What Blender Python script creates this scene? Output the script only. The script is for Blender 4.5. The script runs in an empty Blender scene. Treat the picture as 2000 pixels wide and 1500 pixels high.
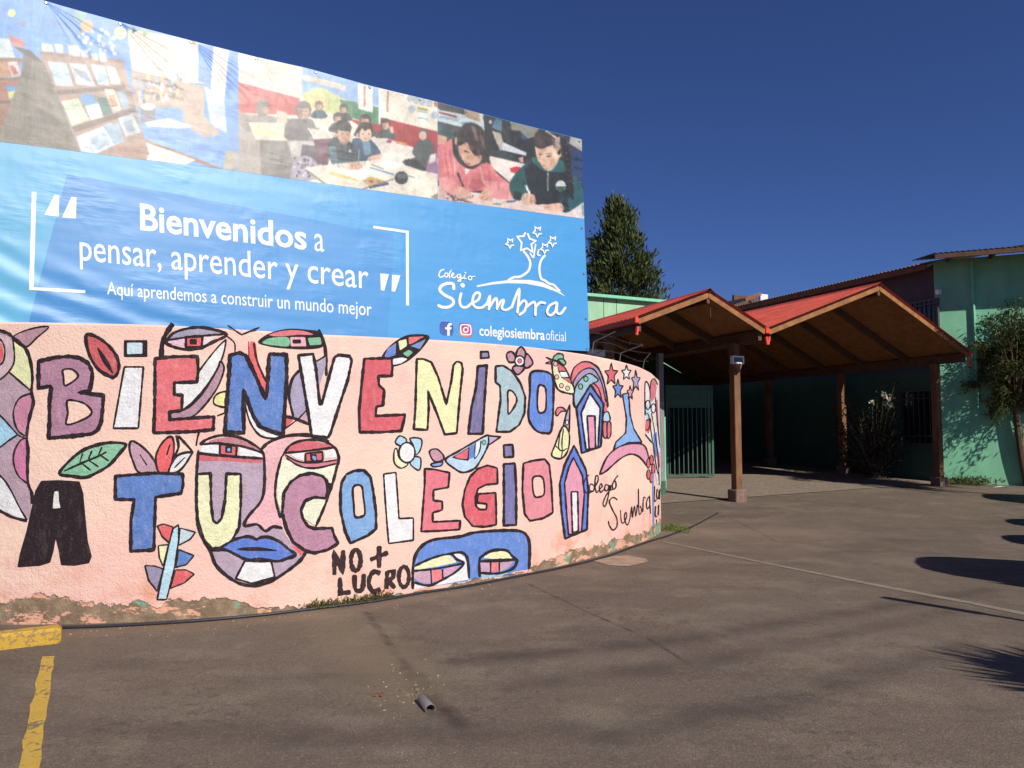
import bpy, bmesh, math, random
import numpy as np
from mathutils import Vector, Matrix
from mathutils.geometry import tessellate_polygon
random.seed(7); rng = np.random.default_rng(7)
scene = bpy.context.scene
COL = scene.collection
# ------------------------------------------------------------------ camera, sky, sun, exposure
F = 1450.0; EYE = 1.5; PITCH = math.atan(100.0 / F)
cam = bpy.data.cameras.new('camera'); camo = bpy.data.objects.new('camera', cam); COL.objects.link(camo)
camo.location = (0, 0, EYE); camo.rotation_euler = (math.pi / 2 + PITCH, 0, 0)
cam.sensor_width = 36; cam.lens = F / 2000 * 36; cam.clip_start = .05; cam.clip_end = 3000
scene.camera = camo
SUN_AZ = Vector((.63, -.77)).normalized(); SUN_EL = math.radians(36)
world = bpy.data.worlds.new('World'); scene.world = world; world.use_nodes = True
wn = world.node_tree.nodes; wl = world.node_tree.links
sky = wn.new('ShaderNodeTexSky'); sky.sky_type = 'NISHITA'; sky.sun_disc = False
sky.sun_elevation = SUN_EL; sky.sun_rotation = math.atan2(SUN_AZ.x, SUN_AZ.y)
sky.altitude = 1500; sky.air_density = .9; sky.dust_density = .1; sky.ozone_density = 9.0
tint = wn.new('ShaderNodeMix'); tint.data_type = 'RGBA'; tint.blend_type = 'MULTIPLY'; tint.inputs[0].default_value = 1; tint.inputs[7].default_value = (1, .95, 1.2, 1)
wl.new(sky.outputs[0], tint.inputs[6]); wl.new(tint.outputs[2], wn['Background'].inputs[0]); wn['Background'].inputs[1].default_value = .062
sun = bpy.data.lights.new('sun', 'SUN'); sun.energy = 5.0; sun.angle = math.radians(.55); sun.color = (1, .95, .87)
suno = bpy.data.objects.new('sun', sun); COL.objects.link(suno)
sd = Vector((SUN_AZ.x * math.cos(SUN_EL), SUN_AZ.y * math.cos(SUN_EL), math.sin(SUN_EL)))
suno.rotation_euler = sd.to_track_quat('Z', 'Y').to_euler(); suno.location = (20, -20, 20)
scene.view_settings.view_transform = 'Standard'; scene.view_settings.look = 'None'
scene.view_settings.exposure = 0.12; scene.view_settings.gamma = 1
# ------------------------------------------------------------------ helpers
def lin(c):
    return tuple(((v / 255) / 12.92 if v / 255 <= .04045 else ((v / 255 + .055) / 1.055) ** 2.4) for v in c)
def ray(px, py):
    xc = (px - 1000) / F; yc = -(py - 750) / F
    return Vector((xc, math.cos(PITCH) - yc * math.sin(PITCH), math.sin(PITCH) + yc * math.cos(PITCH)))
def gz(x, y):                      # the yard rises gently towards the school
    t = min(max(y - 13.0, 0), 12.0)
    return .058 * t * t / (t + 1.2)
def ground_at(px, py):
    d = ray(px, py); t = 2.0
    for _ in range(4000):
        if EYE + d.z * t <= gz(d.x * t, d.y * t): break
        t += .01
    return Vector((d.x * t, d.y * t, gz(d.x * t, d.y * t)))
def plane_at(px, py, P, D):        # hit on the vertical plane through P along D (xy)
    d = ray(px, py); n = Vector((-D[1], D[0]))
    t = (P[0] * n.x + P[1] * n.y) / (d.x * n.x + d.y * n.y)
    return Vector((d.x * t, d.y * t, EYE + d.z * t))
def at(px, py, Y):
    d = ray(px, py); t = Y / d.y
    return Vector((d.x * t, Y, EYE + d.z * t))
def thing(name, label, cat, loc=(0, 0, 0), group=None):
    o = bpy.data.objects.new(name, None); COL.objects.link(o); o.location = loc; o.empty_display_size = .2
    o['label'] = label; o['category'] = cat
    if group: o['group'] = group
    return o
def root_loc(o):
    v = Vector((0, 0, 0))
    while o: v += Vector(o.location); o = o.parent
    return v
def link(name, me, parent, mats):
    o = bpy.data.objects.new(name, me); COL.objects.link(o)
    for m in (mats if isinstance(mats, (list, tuple)) else [mats]): me.materials.append(m)
    if parent:
        o.parent = parent
        off = -root_loc(parent)
        me.transform(Matrix.Translation(off))
    return o
def mesh(name, verts, faces, mats, parent=None, idx=None, smooth=False):
    me = bpy.data.meshes.new(name); me.from_pydata([tuple(v) for v in verts], [], faces); me.update()
    if idx is not None: me.polygons.foreach_set('material_index', idx)
    if smooth: me.polygons.foreach_set('use_smooth', [True] * len(me.polygons))
    return link(name, me, parent, mats)
def tag(o, label, cat, group=None, kind=None):
    if label: o['label'] = label
    if cat: o['category'] = cat
    if group: o['group'] = group
    if kind: o['kind'] = kind
    return o
class MB:
    def __init__(s): s.v = []; s.f = []; s.m = []
    def add(s, vs, fs, m=0):
        b = len(s.v); s.v += [Vector(v) for v in vs]; s.f += [tuple(i + b for i in f) for f in fs]; s.m += [m] * len(fs); return s
    def box(s, c, size, ax=None, m=0, bev=0):
        ax = ax or (Vector((1, 0, 0)), Vector((0, 1, 0)), Vector((0, 0, 1)))
        bm = bmesh.new(); bmesh.ops.create_cube(bm, size=1)
        for v in bm.verts: v.co = Vector((v.co.x * size[0], v.co.y * size[1], v.co.z * size[2]))
        if bev: bmesh.ops.bevel(bm, geom=bm.edges[:], offset=bev, segments=1, affect='EDGES')
        bm.verts.index_update()
        vs = [Vector(c) + ax[0] * v.co.x + ax[1] * v.co.y + ax[2] * v.co.z for v in bm.verts]
        fs = [[v.index for v in f.verts] for f in bm.faces]; bm.free()
        return s.add(vs, fs, m)
    def bar(s, a, b, w, h, m=0, up=Vector((0, 0, 1)), bev=0):
        a = Vector(a); b = Vector(b); d = (b - a); L = d.length; d.normalize()
        x = d.cross(up).normalized(); z = x.cross(d).normalized()
        return s.box((a + b) / 2, (w, L, h), (x, d, z), m, bev)
    def tube(s, pts, r, n=8, m=0, cap=True):
        pts = [Vector(p) for p in pts]; N = len(pts); rs = r if isinstance(r, (list, tuple)) else [r] * N
        vs = []; up = Vector((.13, .21, .97)).normalized()
        for i, p in enumerate(pts):
            d = (pts[min(i + 1, N - 1)] - pts[max(i - 1, 0)]).normalized()
            x = d.cross(up)
            if x.length < 1e-3: x = d.cross(Vector((1, 0, 0)))
            x.normalize(); y = d.cross(x)
            vs += [p + (x * math.cos(2 * math.pi * k / n) + y * math.sin(2 * math.pi * k / n)) * rs[i] for k in range(n)]
        fs = [(i * n + k, i * n + (k + 1) % n, (i + 1) * n + (k + 1) % n, (i + 1) * n + k) for i in range(N - 1) for k in range(n)]
        if cap: fs += [tuple(range(n))[::-1], tuple((N - 1) * n + k for k in range(n))]
        return s.add(vs, fs, m)
    def build(s, name, mats, parent=None, smooth=False):
        return mesh(name, s.v, s.f, mats, parent, s.m, smooth)
# ------------------------------------------------------------------ materials
def nmat(name):
    m = bpy.data.materials.new(name); m.use_nodes = True
    nt = m.node_tree; return m, nt, nt.nodes['Principled BSDF']
class NT:                          # terse node maker
    def __init__(s, nt): s.nt = nt
    def n(s, t, **k):
        nd = s.nt.nodes.new('ShaderNode' + t)
        for a, v in k.items(): setattr(nd, a, v)
        return nd
    def l(s, a, b): s.nt.links.new(a, b)
    def setin(s, nd, i, v):
        if hasattr(v, 'is_output'): s.l(v, nd.inputs[i])
        else: nd.inputs[i].default_value = v
    def math(s, op, a, b=0.0, c=0.0, clamp=False):
        nd = s.n('Math', operation=op, use_clamp=clamp)
        for i, v in enumerate((a, b, c)): s.setin(nd, i, v)
        return nd.outputs[0]
    def noise(s, vec, scale, detail=4, rough=.55):
        nd = s.n('TexNoise'); nd.inputs['Scale'].default_value = scale
        nd.inputs['Detail'].default_value = detail; nd.inputs['Roughness'].default_value = rough
        if vec is not None: s.l(vec, nd.inputs['Vector'])
        return nd.outputs[0]
    def ramp(s, v, lo, hi, a=0.0, b=1.0):
        nd = s.n('MapRange', interpolation_type='SMOOTHSTEP'); s.setin(nd, 0, v)
        for i, x in enumerate((lo, hi, a, b)): s.setin(nd, i + 1, x)
        return nd.outputs[0]
    def mix(s, f, a, b, mode='MIX'):
        nd = s.n('Mix', data_type='RGBA', blend_type=mode); s.setin(nd, 0, f); 
        for i, v in ((6, a), (7, b)):
            if hasattr(v, 'is_output'): s.l(v, nd.inputs[i])
            else: nd.inputs[i].default_value = (*v[:3], 1)
        return nd.outputs[2]
    def obj(s): return s.n('TexCoord').outputs['Object']
    def mapv(s, vec, scale=(1, 1, 1), rot=(0, 0, 0)):
        nd = s.n('Mapping'); s.l(vec, nd.inputs[0]); nd.inputs['Scale'].default_value = scale; nd.inputs['Rotation'].default_value = rot
        return nd.outputs[0]
    def bump(s, h, strength, dist=.01, normal=None):
        nd = s.n('Bump'); nd.inputs['Strength'].default_value = strength; nd.inputs['Distance'].default_value = dist
        s.l(h, nd.inputs['Height'])
        if normal is not None: s.l(normal, nd.inputs['Normal'])
        return nd.outputs[0]
def simple(name, rgb, rough=.7, var=.18, scale=6, bump=.15, bscale=40, metal=0, spec=.4, dirt=None, stretch=(1, 1, 1)):
    m, nt, b = nmat(name); N = NT(nt); v = N.mapv(N.obj(), stretch); c = lin(rgb)
    f = N.noise(v, scale, 5)
    col = N.mix(N.ramp(f, .3, .7), tuple(x * (1 - var) for x in c), tuple(min(1, x * (1 + var)) for x in c))
    if dirt:
        col = N.mix(N.ramp(N.noise(v, scale * .6, 7, .7), .52, .72, 0, .8), col, lin(dirt))
    N.l(col, b.inputs['Base Color']); b.inputs['Roughness'].default_value = rough; b.inputs['Metallic'].default_value = metal
    b.inputs['Specular IOR Level'].default_value = spec
    if bump: N.l(N.bump(N.noise(v, bscale, 4), bump), b.inputs['Normal'])
    return m
# ================================================================== the mural wall
BASE_PX = [(0, 1222), (130, 1221), (260, 1217), (400, 1209), (520, 1199), (600, 1190), (700, 1178), (800, 1163), (880, 1150), (960, 1135), (1040, 1118), (1100, 1105), (1180, 1085), (1250, 1063), (1294, 1045)]
TOP_PX = [(0, 628), (130, 630), (300, 634), (450, 642), (600, 652), (780, 660), (910, 667), (1040, 678), (1144, 692), (1206, 704), (1248, 716), (1274, 729), (1283, 738)]
plan = [ground_at(*p).xy for p in BASE_PX]
plan = [Vector((-9.5, 7.0)), Vector((-7.3, 6.35)), Vector((-5.6, 6.0))] + plan + [plan[-1] + Vector((.24, .7)), plan[-1] + Vector((.26, 1.5)), plan[-1] + Vector((.0, 2.3))]
for _ in range(2):
    plan = [plan[0]] + [(plan[i - 1] + plan[i] * 2 + plan[i + 1]) / 4 for i in range(1, len(plan) - 1)] + [plan[-1]]
def catmull(P, n, closed=False):
    out = []; N = len(P)
    for i in range(N if closed else N - 1):
        p = [P[(i + k) % N] if closed else P[min(max(i + k, 0), N - 1)] for k in (-1, 0, 1, 2)]
        for j in range(n):
            t = j / n
            out.append(.5 * (2 * p[1] + (p[2] - p[0]) * t + (2 * p[0] - 5 * p[1] + 4 * p[2] - p[3]) * t * t + (3 * p[1] - p[0] - 3 * p[2] + p[3]) * t ** 3))
    if not closed: out.append(P[-1])
    return out
dense = catmull(plan, 24)
cum = [0.0]
for a, b in zip(dense, dense[1:]): cum.append(cum[-1] + (b - a).length)
SL = cum[-1]; SEG = .09; NS = int(SL / SEG); SEG = SL / NS
sx = np.interp(np.arange(NS + 1) * SEG, cum, [p.x for p in dense]); sy = np.interp(np.arange(NS + 1) * SEG, cum, [p.y for p in dense])
tx = np.gradient(sx); ty = np.gradient(sy); tl = np.hypot(tx, ty); nx = ty / tl; ny = -tx / tl     # towards the street
def wall_hit(px, py):
    d = ray(px, py); r = sx * d.y - sy * d.x
    ks = np.where((r[:-1] <= 0) & (r[1:] > 0))[0]
    if len(ks) == 0:
        k = int(np.argmax(np.where(np.arange(NS + 1) > NS * .4, sx / sy, -9))); s = k * SEG; x, y = sx[k], sy[k]
    else:
        k = ks[0]; t = -r[k] / (r[k + 1] - r[k]); s = (k + t) * SEG; x = sx[k] + t * (sx[k + 1] - sx[k]); y = sy[k] + t * (sy[k + 1] - sy[k])
    return s, EYE + d.z * (y / d.y)
def wall_pos(s, z, off):
    f = min(max(s / SEG, 0), NS - 1e-6); k = int(f); t = f - k
    return Vector((sx[k] * (1 - t) + sx[k + 1] * t + (nx[k] * (1 - t) + nx[k + 1] * t) * off, sy[k] * (1 - t) + sy[k + 1] * t + (ny[k] * (1 - t) + ny[k + 1] * t) * off, z))
tops = [wall_hit(*p) for p in TOP_PX]
TS = [t[0] for t in tops]; TZ = [t[1] for t in tops]
def ztop(s): return float(np.interp(s, TS, TZ))
# plaster wear shared by the wall and every paint on it
g = bpy.data.node_groups.new('plaster_wear', 'ShaderNodeTree')
for nm, tp in (('Peel', 'NodeSocketFloat'), ('Bare', 'NodeSocketColor'), ('Normal', 'NodeSocketVector'), ('Tone', 'NodeSocketFloat'), ('Stain', 'NodeSocketFloat')):
    g.interface.new_socket(nm, in_out='OUTPUT', socket_type=tp)
G = NT(g); go = g.nodes.new('NodeGroupOutput'); oc = G.obj()
sep = G.n('SeparateXYZ'); G.l(oc, sep.inputs[0]); zz = sep.outputs[2]
big = G.noise(oc, .9, 3); med = G.noise(oc, 5, 8, .62)
WX = float(sx[NS // 2]); xm = G.ramp(sep.outputs[0], -2.5 - WX, -1.8 - WX, .175, .025)                 # the peeled skirt is higher at both ends
xr = G.ramp(sep.outputs[0], -.2 - WX, 1.0 - WX, 0, .12)
lim = G.math('ADD', G.math('ADD', xm, xr), G.math('MULTIPLY', G.math('SUBTRACT', big, .5), .22))
edge = G.math('ADD', lim, G.math('MULTIPLY', G.math('SUBTRACT', med, .5), .27))
peel = G.ramp(zz, G.math('SUBTRACT', edge, .006), G.math('ADD', edge, .006), 1, 0)
bare = G.mix(G.ramp(G.noise(oc, 9, 6, .6), .35, .7), lin((118, 99, 80)), lin((152, 130, 105)))
bare = G.mix(G.ramp(G.noise(oc, 2.6, 3), .54, .6, 0, .85), bare, lin((120, 158, 132)))
bare = G.mix(G.ramp(G.noise(G.mapv(oc, (1, 1, 2.2)), 3.4, 6, .7), .52, .55, 0, .9), bare, lin((222, 164, 138)))
h = G.math('ADD', G.math('MULTIPLY', G.noise(oc, 42, 5, .6), .6), G.math('MULTIPLY', G.noise(oc, 130, 3), .4))
h = G.math('SUBTRACT', h, G.math('MULTIPLY', peel, .9))
G.l(peel, go.inputs[0]); G.l(bare, go.inputs[1]); G.l(G.bump(G.math('ADD', h, G.math('MULTIPLY', G.noise(oc, 8, 5, .6), .8)), .85, .0135), go.inputs[2])
G.l(G.math('ADD', G.math('MULTIPLY', G.noise(oc, 11, 5, .65), .5), G.math('MULTIPLY', G.noise(oc, 70, 3), .5)), go.inputs[3])
G.l(G.math('MULTIPLY', G.ramp(zz, .1, .75, 1, 0), G.ramp(G.noise(oc, 3.2, 6, .6), .42, .68)), go.inputs[4])
PM = {}
def paint(rgb, wall=False):
    key = (rgb, wall)
    if key in PM: return PM[key]
    m, nt, b = nmat('wall_plaster' if wall else 'paint_%d_%d_%d' % rgb); N = NT(nt)
    gr = nt.nodes.new('ShaderNodeGroup'); gr.node_tree = g
    c = lin(rgb); gr_ = .3 * c[0] + .6 * c[1] + .1 * c[2]; c = tuple(min(.70, (x * .88 + gr_ * .12) * .95 + (.03 if sum(rgb) > 200 else 0) + .015 * (sum(rgb) > 200)) for x in c); oc = N.obj()
    if wall:
        c1 = tuple(x * .80 for x in lin((248, 203, 188))); c2 = tuple(x * .82 for x in lin((250, 216, 194))); c3 = tuple(x * .8 for x in lin((242, 188, 180)))
        base = N.mix(N.ramp(N.noise(oc, .8, 4), .38, .62), c1, c2)
        base = N.mix(N.ramp(N.noise(oc, 1.7, 5, .6), .52, .7, 0, .8), base, c3)
        base = N.mix(N.ramp(N.noise(oc, 2.3, 6, .65), .6, .75, 0, .5), base, tuple(x * .8 for x in lin((238, 222, 202))))
        base = N.mix(N.math('MULTIPLY', gr.outputs['Stain'], .75), base, tuple(x * .8 for x in lin((228, 150, 118))))
        sp = N.n('TexVoronoi'); sp.inputs['Scale'].default_value = 7; N.l(oc, sp.inputs['Vector'])
        base = N.mix(N.ramp(sp.outputs['Distance'], .02, .05, .7, 0), base, lin((170, 110, 90)))
    else:
        base = N.mix(N.ramp(gr.outputs['Tone'], .32, .68), tuple(x * .80 for x in c), tuple(min(.78, x * 1.13) for x in c))
        base = N.mix(N.ramp(N.noise(N.mapv(oc, (1, 1, .35)), 22, 6, .7), .5, .72, 0, .20 if sum(rgb) > 200 else .05), base, lin((226, 196, 184)))
        base = N.mix(N.ramp(N.noise(oc, 150, 3), .62, .72, 0, .5 if sum(rgb) > 200 else .22), base, lin((228, 190, 172)))
    N.l(N.mix(gr.outputs['Peel'], base, gr.outputs['Bare']), b.inputs['Base Color'])
    N.l(gr.outputs['Normal'], b.inputs['Normal']); b.inputs['Roughness'].default_value = .8; b.inputs['Specular IOR Level'].default_value = .25
    PM[key] = m; return m
WALLM = paint((246, 200, 178), True)
wroot = thing('mural_wall', 'curved peach plaster wall painted with big welcome letters, faces, birds and houses', 'wall', (float(sx[NS // 2]), float(sy[NS // 2]), 0))
V = []; Fc = []
th = .2; ZN = 3
for k in range(NS + 1):
    s = k * SEG; zt = ztop(s)
    row = [wall_pos(s, z, 0) for z in np.linspace(-.25, zt - .02, ZN)] + [wall_pos(s, zt, -.02), wall_pos(s, zt, -th + .02), wall_pos(s, zt - .02, -th), wall_pos(s, -.25, -th)]
    V += row
R = ZN + 4
for k in range(NS):
    for j in range(R - 1): Fc.append((k * R + j, (k + 1) * R + j, (k + 1) * R + j + 1, k * R + j + 1))
Fc += [tuple(range(R)), tuple(NS * R + j for j in range(R))[::-1]]
mesh('plaster', V, Fc, WALLM, wroot)
# ---- tracing of the paintings: coordinates are read off six enlargements and thrown onto the wall
CR = {'A': (0, 620, .26), 'B': (0, 860, .26), 'C': (380, 620, .26), 'D': (380, 840, .26), 'E': (780, 640, .26), 'F': (780, 840, .26), 'P': (0, 0, 1),
      'L': (820, 420, .18), 'M': (0, 330, .3), 'N': (500, 330, .3), 'X': (0, 0, .3), 'Y': (400, 100, .25), 'Z': (800, 180, .2)}
def T(c, s):
    ox, oy, k = CR[c]
    if isinstance(s, str):
        a = [float(v) for v in s.replace(',', ' ').split()]; s = list(zip(a[::2], a[1::2]))
    return [Vector((ox + x * k, oy + y * k)) for x, y in s]
def roundc(P, r=.16):
    out = []
    N = len(P)
    for i in range(N):
        p = P[i]; a = P[i - 1]; b = P[(i + 1) % N]
        la = min(.5, 2.6 / max((a - p).length, 1e-6)); lb = min(.5, 2.6 / max((b - p).length, 1e-6))
        out += [p.lerp(a, la), p * .6 + (p.lerp(a, la) + p.lerp(b, lb)) * .2, p.lerp(b, lb)]
    return out
def densify(P, step, closed):
    out = []; N = len(P)
    for i in range(N if closed else N - 1):
        a = P[i]; b = P[(i + 1) % N]; n = max(1, int((b - a).length / step))
        out += [a.lerp(b, j / n) for j in range(n)]
    if not closed: out.append(P[-1])
    return out
def cleanpoly(P):
    out = []
    for p in P:
        if not out or (p - out[-1]).length > .02: out.append(p)
    while len(out) > 2 and (out[0] - out[-1]).length < .02: out.pop()
    return out
LAYERS = []
def layer_for(P, pad=1.0):
    xs = [p.x for p in P]; ys = [p.y for p in P]; bb = (min(xs) - pad, min(ys) - pad, max(xs) + pad, max(ys) + pad)
    l = 0
    for q, k in LAYERS:
        if q[0] < bb[2] and q[2] > bb[0] and q[1] < bb[3] and q[3] > bb[1]: l = max(l, k + 1)
    LAYERS.append((bb, l)); return l
class Motif:
    def __init__(s, name): s.name = name; s.v = []; s.f = []; s.m = []; s.mats = []
    def mi(s, rgb):
        m = paint(rgb)
        if m not in s.mats: s.mats.append(m)
        return s.mats.index(m)
    def fill(s, c, pts, rgb, sm=True):
        P = T(c, pts); P = catmull(P, 5, True) if sm else roundc(P)
        P = cleanpoly(densify(P, 5, True)); off = .0015 + .00018 * layer_for(P)
        Q = [wall_hit(p.x, p.y) for p in P]
        tri = tessellate_polygon([[Vector((q[0], q[1], 0)) for q in Q]])
        bm = bmesh.new(); vv = [bm.verts.new((q[0], q[1], 0)) for q in Q]
        for t in tri:
            try: bm.faces.new([vv[i] for i in t])
            except ValueError: pass
        s0 = min(q[0] for q in Q); s1 = max(q[0] for q in Q)
        for k in range(int(s0 / SEG) + 1, int(s1 / SEG) + 1):
            bmesh.ops.bisect_plane(bm, geom=bm.verts[:] + bm.edges[:] + bm.faces[:], plane_co=(k * SEG, 0, 0), plane_no=(1, 0, 0), dist=1e-6)
        bm.verts.index_update(); b = len(s.v)
        if rgb == WP:
            if WALLM not in s.mats: s.mats.append(WALLM)
            mi = s.mats.index(WALLM)
        else: mi = s.mi(rgb)
        s.v += [wall_pos(v.co.x, v.co.y, off) for v in bm.verts]
        for f in bm.faces:
            ids = [v.index + b for v in f.verts]
            s.f.append(tuple(ids)); s.m.append(mi)
        bm.free(); return s
    def stroke(s, c, pts, w=16, closed=False, sm=True, rgb=None, taper=False):
        rgb = rgb or BK; P = T(c, pts); k = CR[c][2]; w = w * k * .94
        if sm: P = catmull(P, 6, closed)
        elif closed: P = roundc(P)
        P = cleanpoly(densify(P, 3.2, closed)); N = len(P); L = []; Rr = []; ph = random.random() * 99
        off = .0015 + .00018 * layer_for(P, w / 2)
        for i in range(N):
            a = P[(i - 1) % N] if closed or i else P[0]; b = P[(i + 1) % N] if closed or i < N - 1 else P[-1]
            d1 = (P[i] - a); d2 = (b - P[i])
            if d1.length < 1e-6: d1 = d2
            if d2.length < 1e-6: d2 = d1
            d1 = d1.normalized(); d2 = d2.normalized(); t = (d1 + d2)
            t = t.normalized() if t.length > 1e-3 else d1
            n = Vector((-t.y, t.x)); ml = 1 / max(.6, abs(n.dot(Vector((-d1.y, d1.x)))))
            hw = w / 2 * ml * (1 + .13 * math.sin(i * .31 + ph) + .10 * math.sin(i * 1.13 + ph * 2) + random.uniform(-.13, .13))
            if not closed and i in (0, N - 1): hw *= .7
            L.append(P[i] + n * hw); Rr.append(P[i] - n * hw)
        b = len(s.v); mi = s.mi(rgb)
        for i_, p in enumerate(L + Rr): s.v.append(wall_pos(*wall_hit(p.x, p.y), off + 2e-6 * (i_ % N)))
        for i in range(N if closed else N - 1):
            j = (i + 1) % N; s.f.append((b + i, b + j, b + N + j, b + N + i)); s.m.append(mi)
        return s
    def shape(s, c, pts, rgb, w=16, sm=True):
        s.fill(c, pts, rgb, sm); s.stroke(c, pts, w, True, sm); return s
    def done(s, label=None):
        o = mesh(s.name, s.v, s.f, s.mats, wroot, s.m)
        # make every face look to the street
        me = o.data; bm = bmesh.new(); bm.from_mesh(me); off = root_loc(wroot)
        for f in bm.faces:
            cpt = f.calc_center_median() + off
            if f.normal.dot(Vector((0, 0, EYE)) - cpt) < 0: f.normal_flip()
        bm.to_mesh(me); bm.free()
        if label: o['label'] = label
        return o
def ell(cx, cy, rx, ry, n=12, rot=0):
    return [(cx + rx * math.cos(2 * math.pi * i / n + rot), cy + ry * math.sin(2 * math.pi * i / n + rot)) for i in range(n)]
def star(cx, cy, rx, ry, rot=-math.pi / 2, inner=.42):
    return [(cx + (rx if i % 2 == 0 else rx * inner) * math.cos(rot + i * math.pi / 5), cy + (ry if i % 2 == 0 else ry * inner) * math.sin(rot + i * math.pi / 5)) for i in range(10)]
WP = (1, 2, 3); BK = (40, 28, 34)
MAU = (163, 108, 136); LIL = (166, 142, 162); RED = (214, 62, 66); PNK = (212, 92, 104); BLU = (58, 110, 184); WHT = (228, 226, 222); CRM = (234, 222, 158)
LBL = (160, 192, 230); SKY = (100, 152, 204); PUR = (98, 92, 146); GRN = (100, 172, 128); TEA = (148, 178, 186); ROS = (214, 132, 160); PCH = (240, 200, 178)
M = Motif('painted_creature')
M.fill('A', '-250,60 0,100 60,120 100,150 190,230 230,330 245,450 240,560 255,640 225,760 205,890 215,1000 210,1240 240,1330 235,1420 205,1520 0,1450 -250,1400', (168, 138, 152))
M.fill('A', '0,130 60,150 95,200 100,300 70,400 0,470 -120,520 -120,110', (196, 164, 168))
M.fill('A', '-60,190 0,190 20,220 25,290 0,340 -60,340', RED).stroke('A', '-80,150 0,165 35,225 32,310 0,355 -80,360', 16)
M.fill('A', '100,160 190,230 230,330 240,460 235,550 70,410 110,330 105,230', (240, 230, 150), False)
M.shape('A', '100,150 220,90 365,70 280,150 190,222', (172, 122, 138), 14)
M.fill('A', '230,580 160,600 110,680 105,760 140,850 190,885 215,760 235,650', (190, 112, 142)); M.fill('A', '195,905 150,930 110,1010 105,1100 140,1190 210,1245 213,1000', (196, 96, 146))
M.fill('A', '-200,700 0,730 135,880 0,975 -200,1000', (145, 196, 222), False); M.fill('B', '-200,220 0,275 70,370 130,480 200,600 0,520 -200,480', (226, 220, 216))
for p in ('-150,620 0,735 135,880 185,900', '135,880 60,930 0,975 -100,1020', '0,470 70,405 110,320 100,180 95,150', '70,410 150,480 235,552', '235,570 150,605 105,690 108,780 140,855 190,890', '195,905 150,930 108,1010 105,1100 140,1190 212,1250'): M.stroke('A', p, 15)
M.stroke('B', '-150,200 0,265 80,370 140,490 205,600', 15).stroke('B', '-100,500 0,530 90,575 205,605', 24)
M.stroke('A', '-100,90 0,100 60,120 100,150 190,230 230,330 245,450 238,560 252,640 222,760 203,890 213,1000 208,1100 212,1240 240,1320 243,1400', 27); M.done()
M = Motif('painted_face')      # the face behind the top row
M.stroke('A', '1300,45 1250,120 1220,190 1212,300', 40); M.stroke('A', '1710,60 1815,130 1950,75', 14, sm=False); M.stroke('A', '1695,135 1760,190 1765,262', 12)
M.fill('A', '1700,165 1680,270 1640,370 1540,530 1440,640 1385,690 1365,690 1375,585 1310,570 1315,500 1470,490 1490,420 1550,330 1640,220', (226, 217, 211), False).stroke('A', '1480,490 1490,420 1550,330 1640,220 1700,165', 14).stroke('A', '1700,165 1680,270 1640,370 1540,530 1440,640 1370,695', 14)
M.shape('A', '1655,330 1682,370 1670,440 1620,550 1520,680 1430,750 1275,768 1275,715 1370,700 1460,640 1550,530 1635,385', (165, 122, 140), 16)
M.shape('C', '245,565 180,570 145,610 155,655 245,668', (240, 214, 122), 15); M.stroke('A', '1630,740 1700,712', 12); M.stroke('D', '35,10 20,70 12,120', 16)
M.fill('A', '1290,140 1380,95 1480,80 1600,95 1670,130 1560,135 1400,150 1280,168', (146, 140, 162)).fill('A', '1262,190 1275,170 1390,155 1390,215', (214, 170, 196), False).fill('A', '1530,140 1640,130 1600,165 1530,212', (232, 192, 192), False)
M.shape('A', '1397,148 1522,140 1515,222 1397,226', RED, 22, False).fill('A', '1425,162 1480,162 1480,204 1425,204', BK, False)
M.stroke('A', '1250,182 1300,120 1400,85 1500,75 1600,90 1705,128 1600,185 1500,232 1400,240 1310,222 1250,195', 24, True); M.stroke('A', '1265,170 1400,150 1560,135 1690,125', 16)
M.fill('C', '415,190 440,180 460,200 480,330 535,470 522,590 440,410 410,280', (222, 70, 72)).stroke('C', '445,190 470,330 540,490', 17).stroke('C', '405,180 408,300', 8)
M.fill('C', '475,185 560,120 700,85 850,92 930,105 962,160 960,222 850,240 700,235 560,218', BK).fill('C', '560,132 640,105 740,95 830,105 890,130 780,130 650,142', (208, 96, 104)).fill('C', '510,185 570,155 700,150 705,215 600,210 530,200', GRN).fill('C', '850,155 945,148 955,203 865,210', GRN, False)
M.fill('C', '718,148 830,148 840,217 722,217', (222, 152, 162), False).fill('C', '735,165 800,165 800,197 735,197', BK, False)
M.stroke('C', '930,90 970,180 985,280 990,440', 26)
M.fill('C', '985,290 920,330 905,360 940,510 985,360', (150, 140, 170), False).fill('C', '800,385 740,450 712,540 712,640 745,745 775,752 850,650 810,450', (150, 140, 170))
M.fill('C', '676,750 745,770 676,835', RED, False).fill('C', '850,690 780,752 857,795', (186, 142, 160), False)
M.stroke('C', '800,388 735,460 710,590 742,745', 22).stroke('C', '670,740 760,762 865,805', 24).stroke('C', '676,838 780,760 852,682', 14).stroke('C', '985,288 915,330', 14); M.done()
def letter(crop, pts, rgb, w=26, hole=None, sm=False, hw=18):
    M = Motif('painted_letter'); M.shape(crop, pts, rgb, w, sm)
    for h in hole or (): M.shape(crop, h, WP, hw, True)
    return M
letter('A', '290,330 420,300 520,292 600,305 665,345 695,410 690,480 672,555 595,562 680,575 778,585 772,690 760,790 735,845 690,875 560,890 365,907 372,790 372,640 385,530 378,515 290,532 290,430', MAU, 34, ('475,395 540,390 585,430 570,465 490,512 478,450', '505,630 560,625 640,650 690,710 640,760 505,805 510,720')).done()
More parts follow.
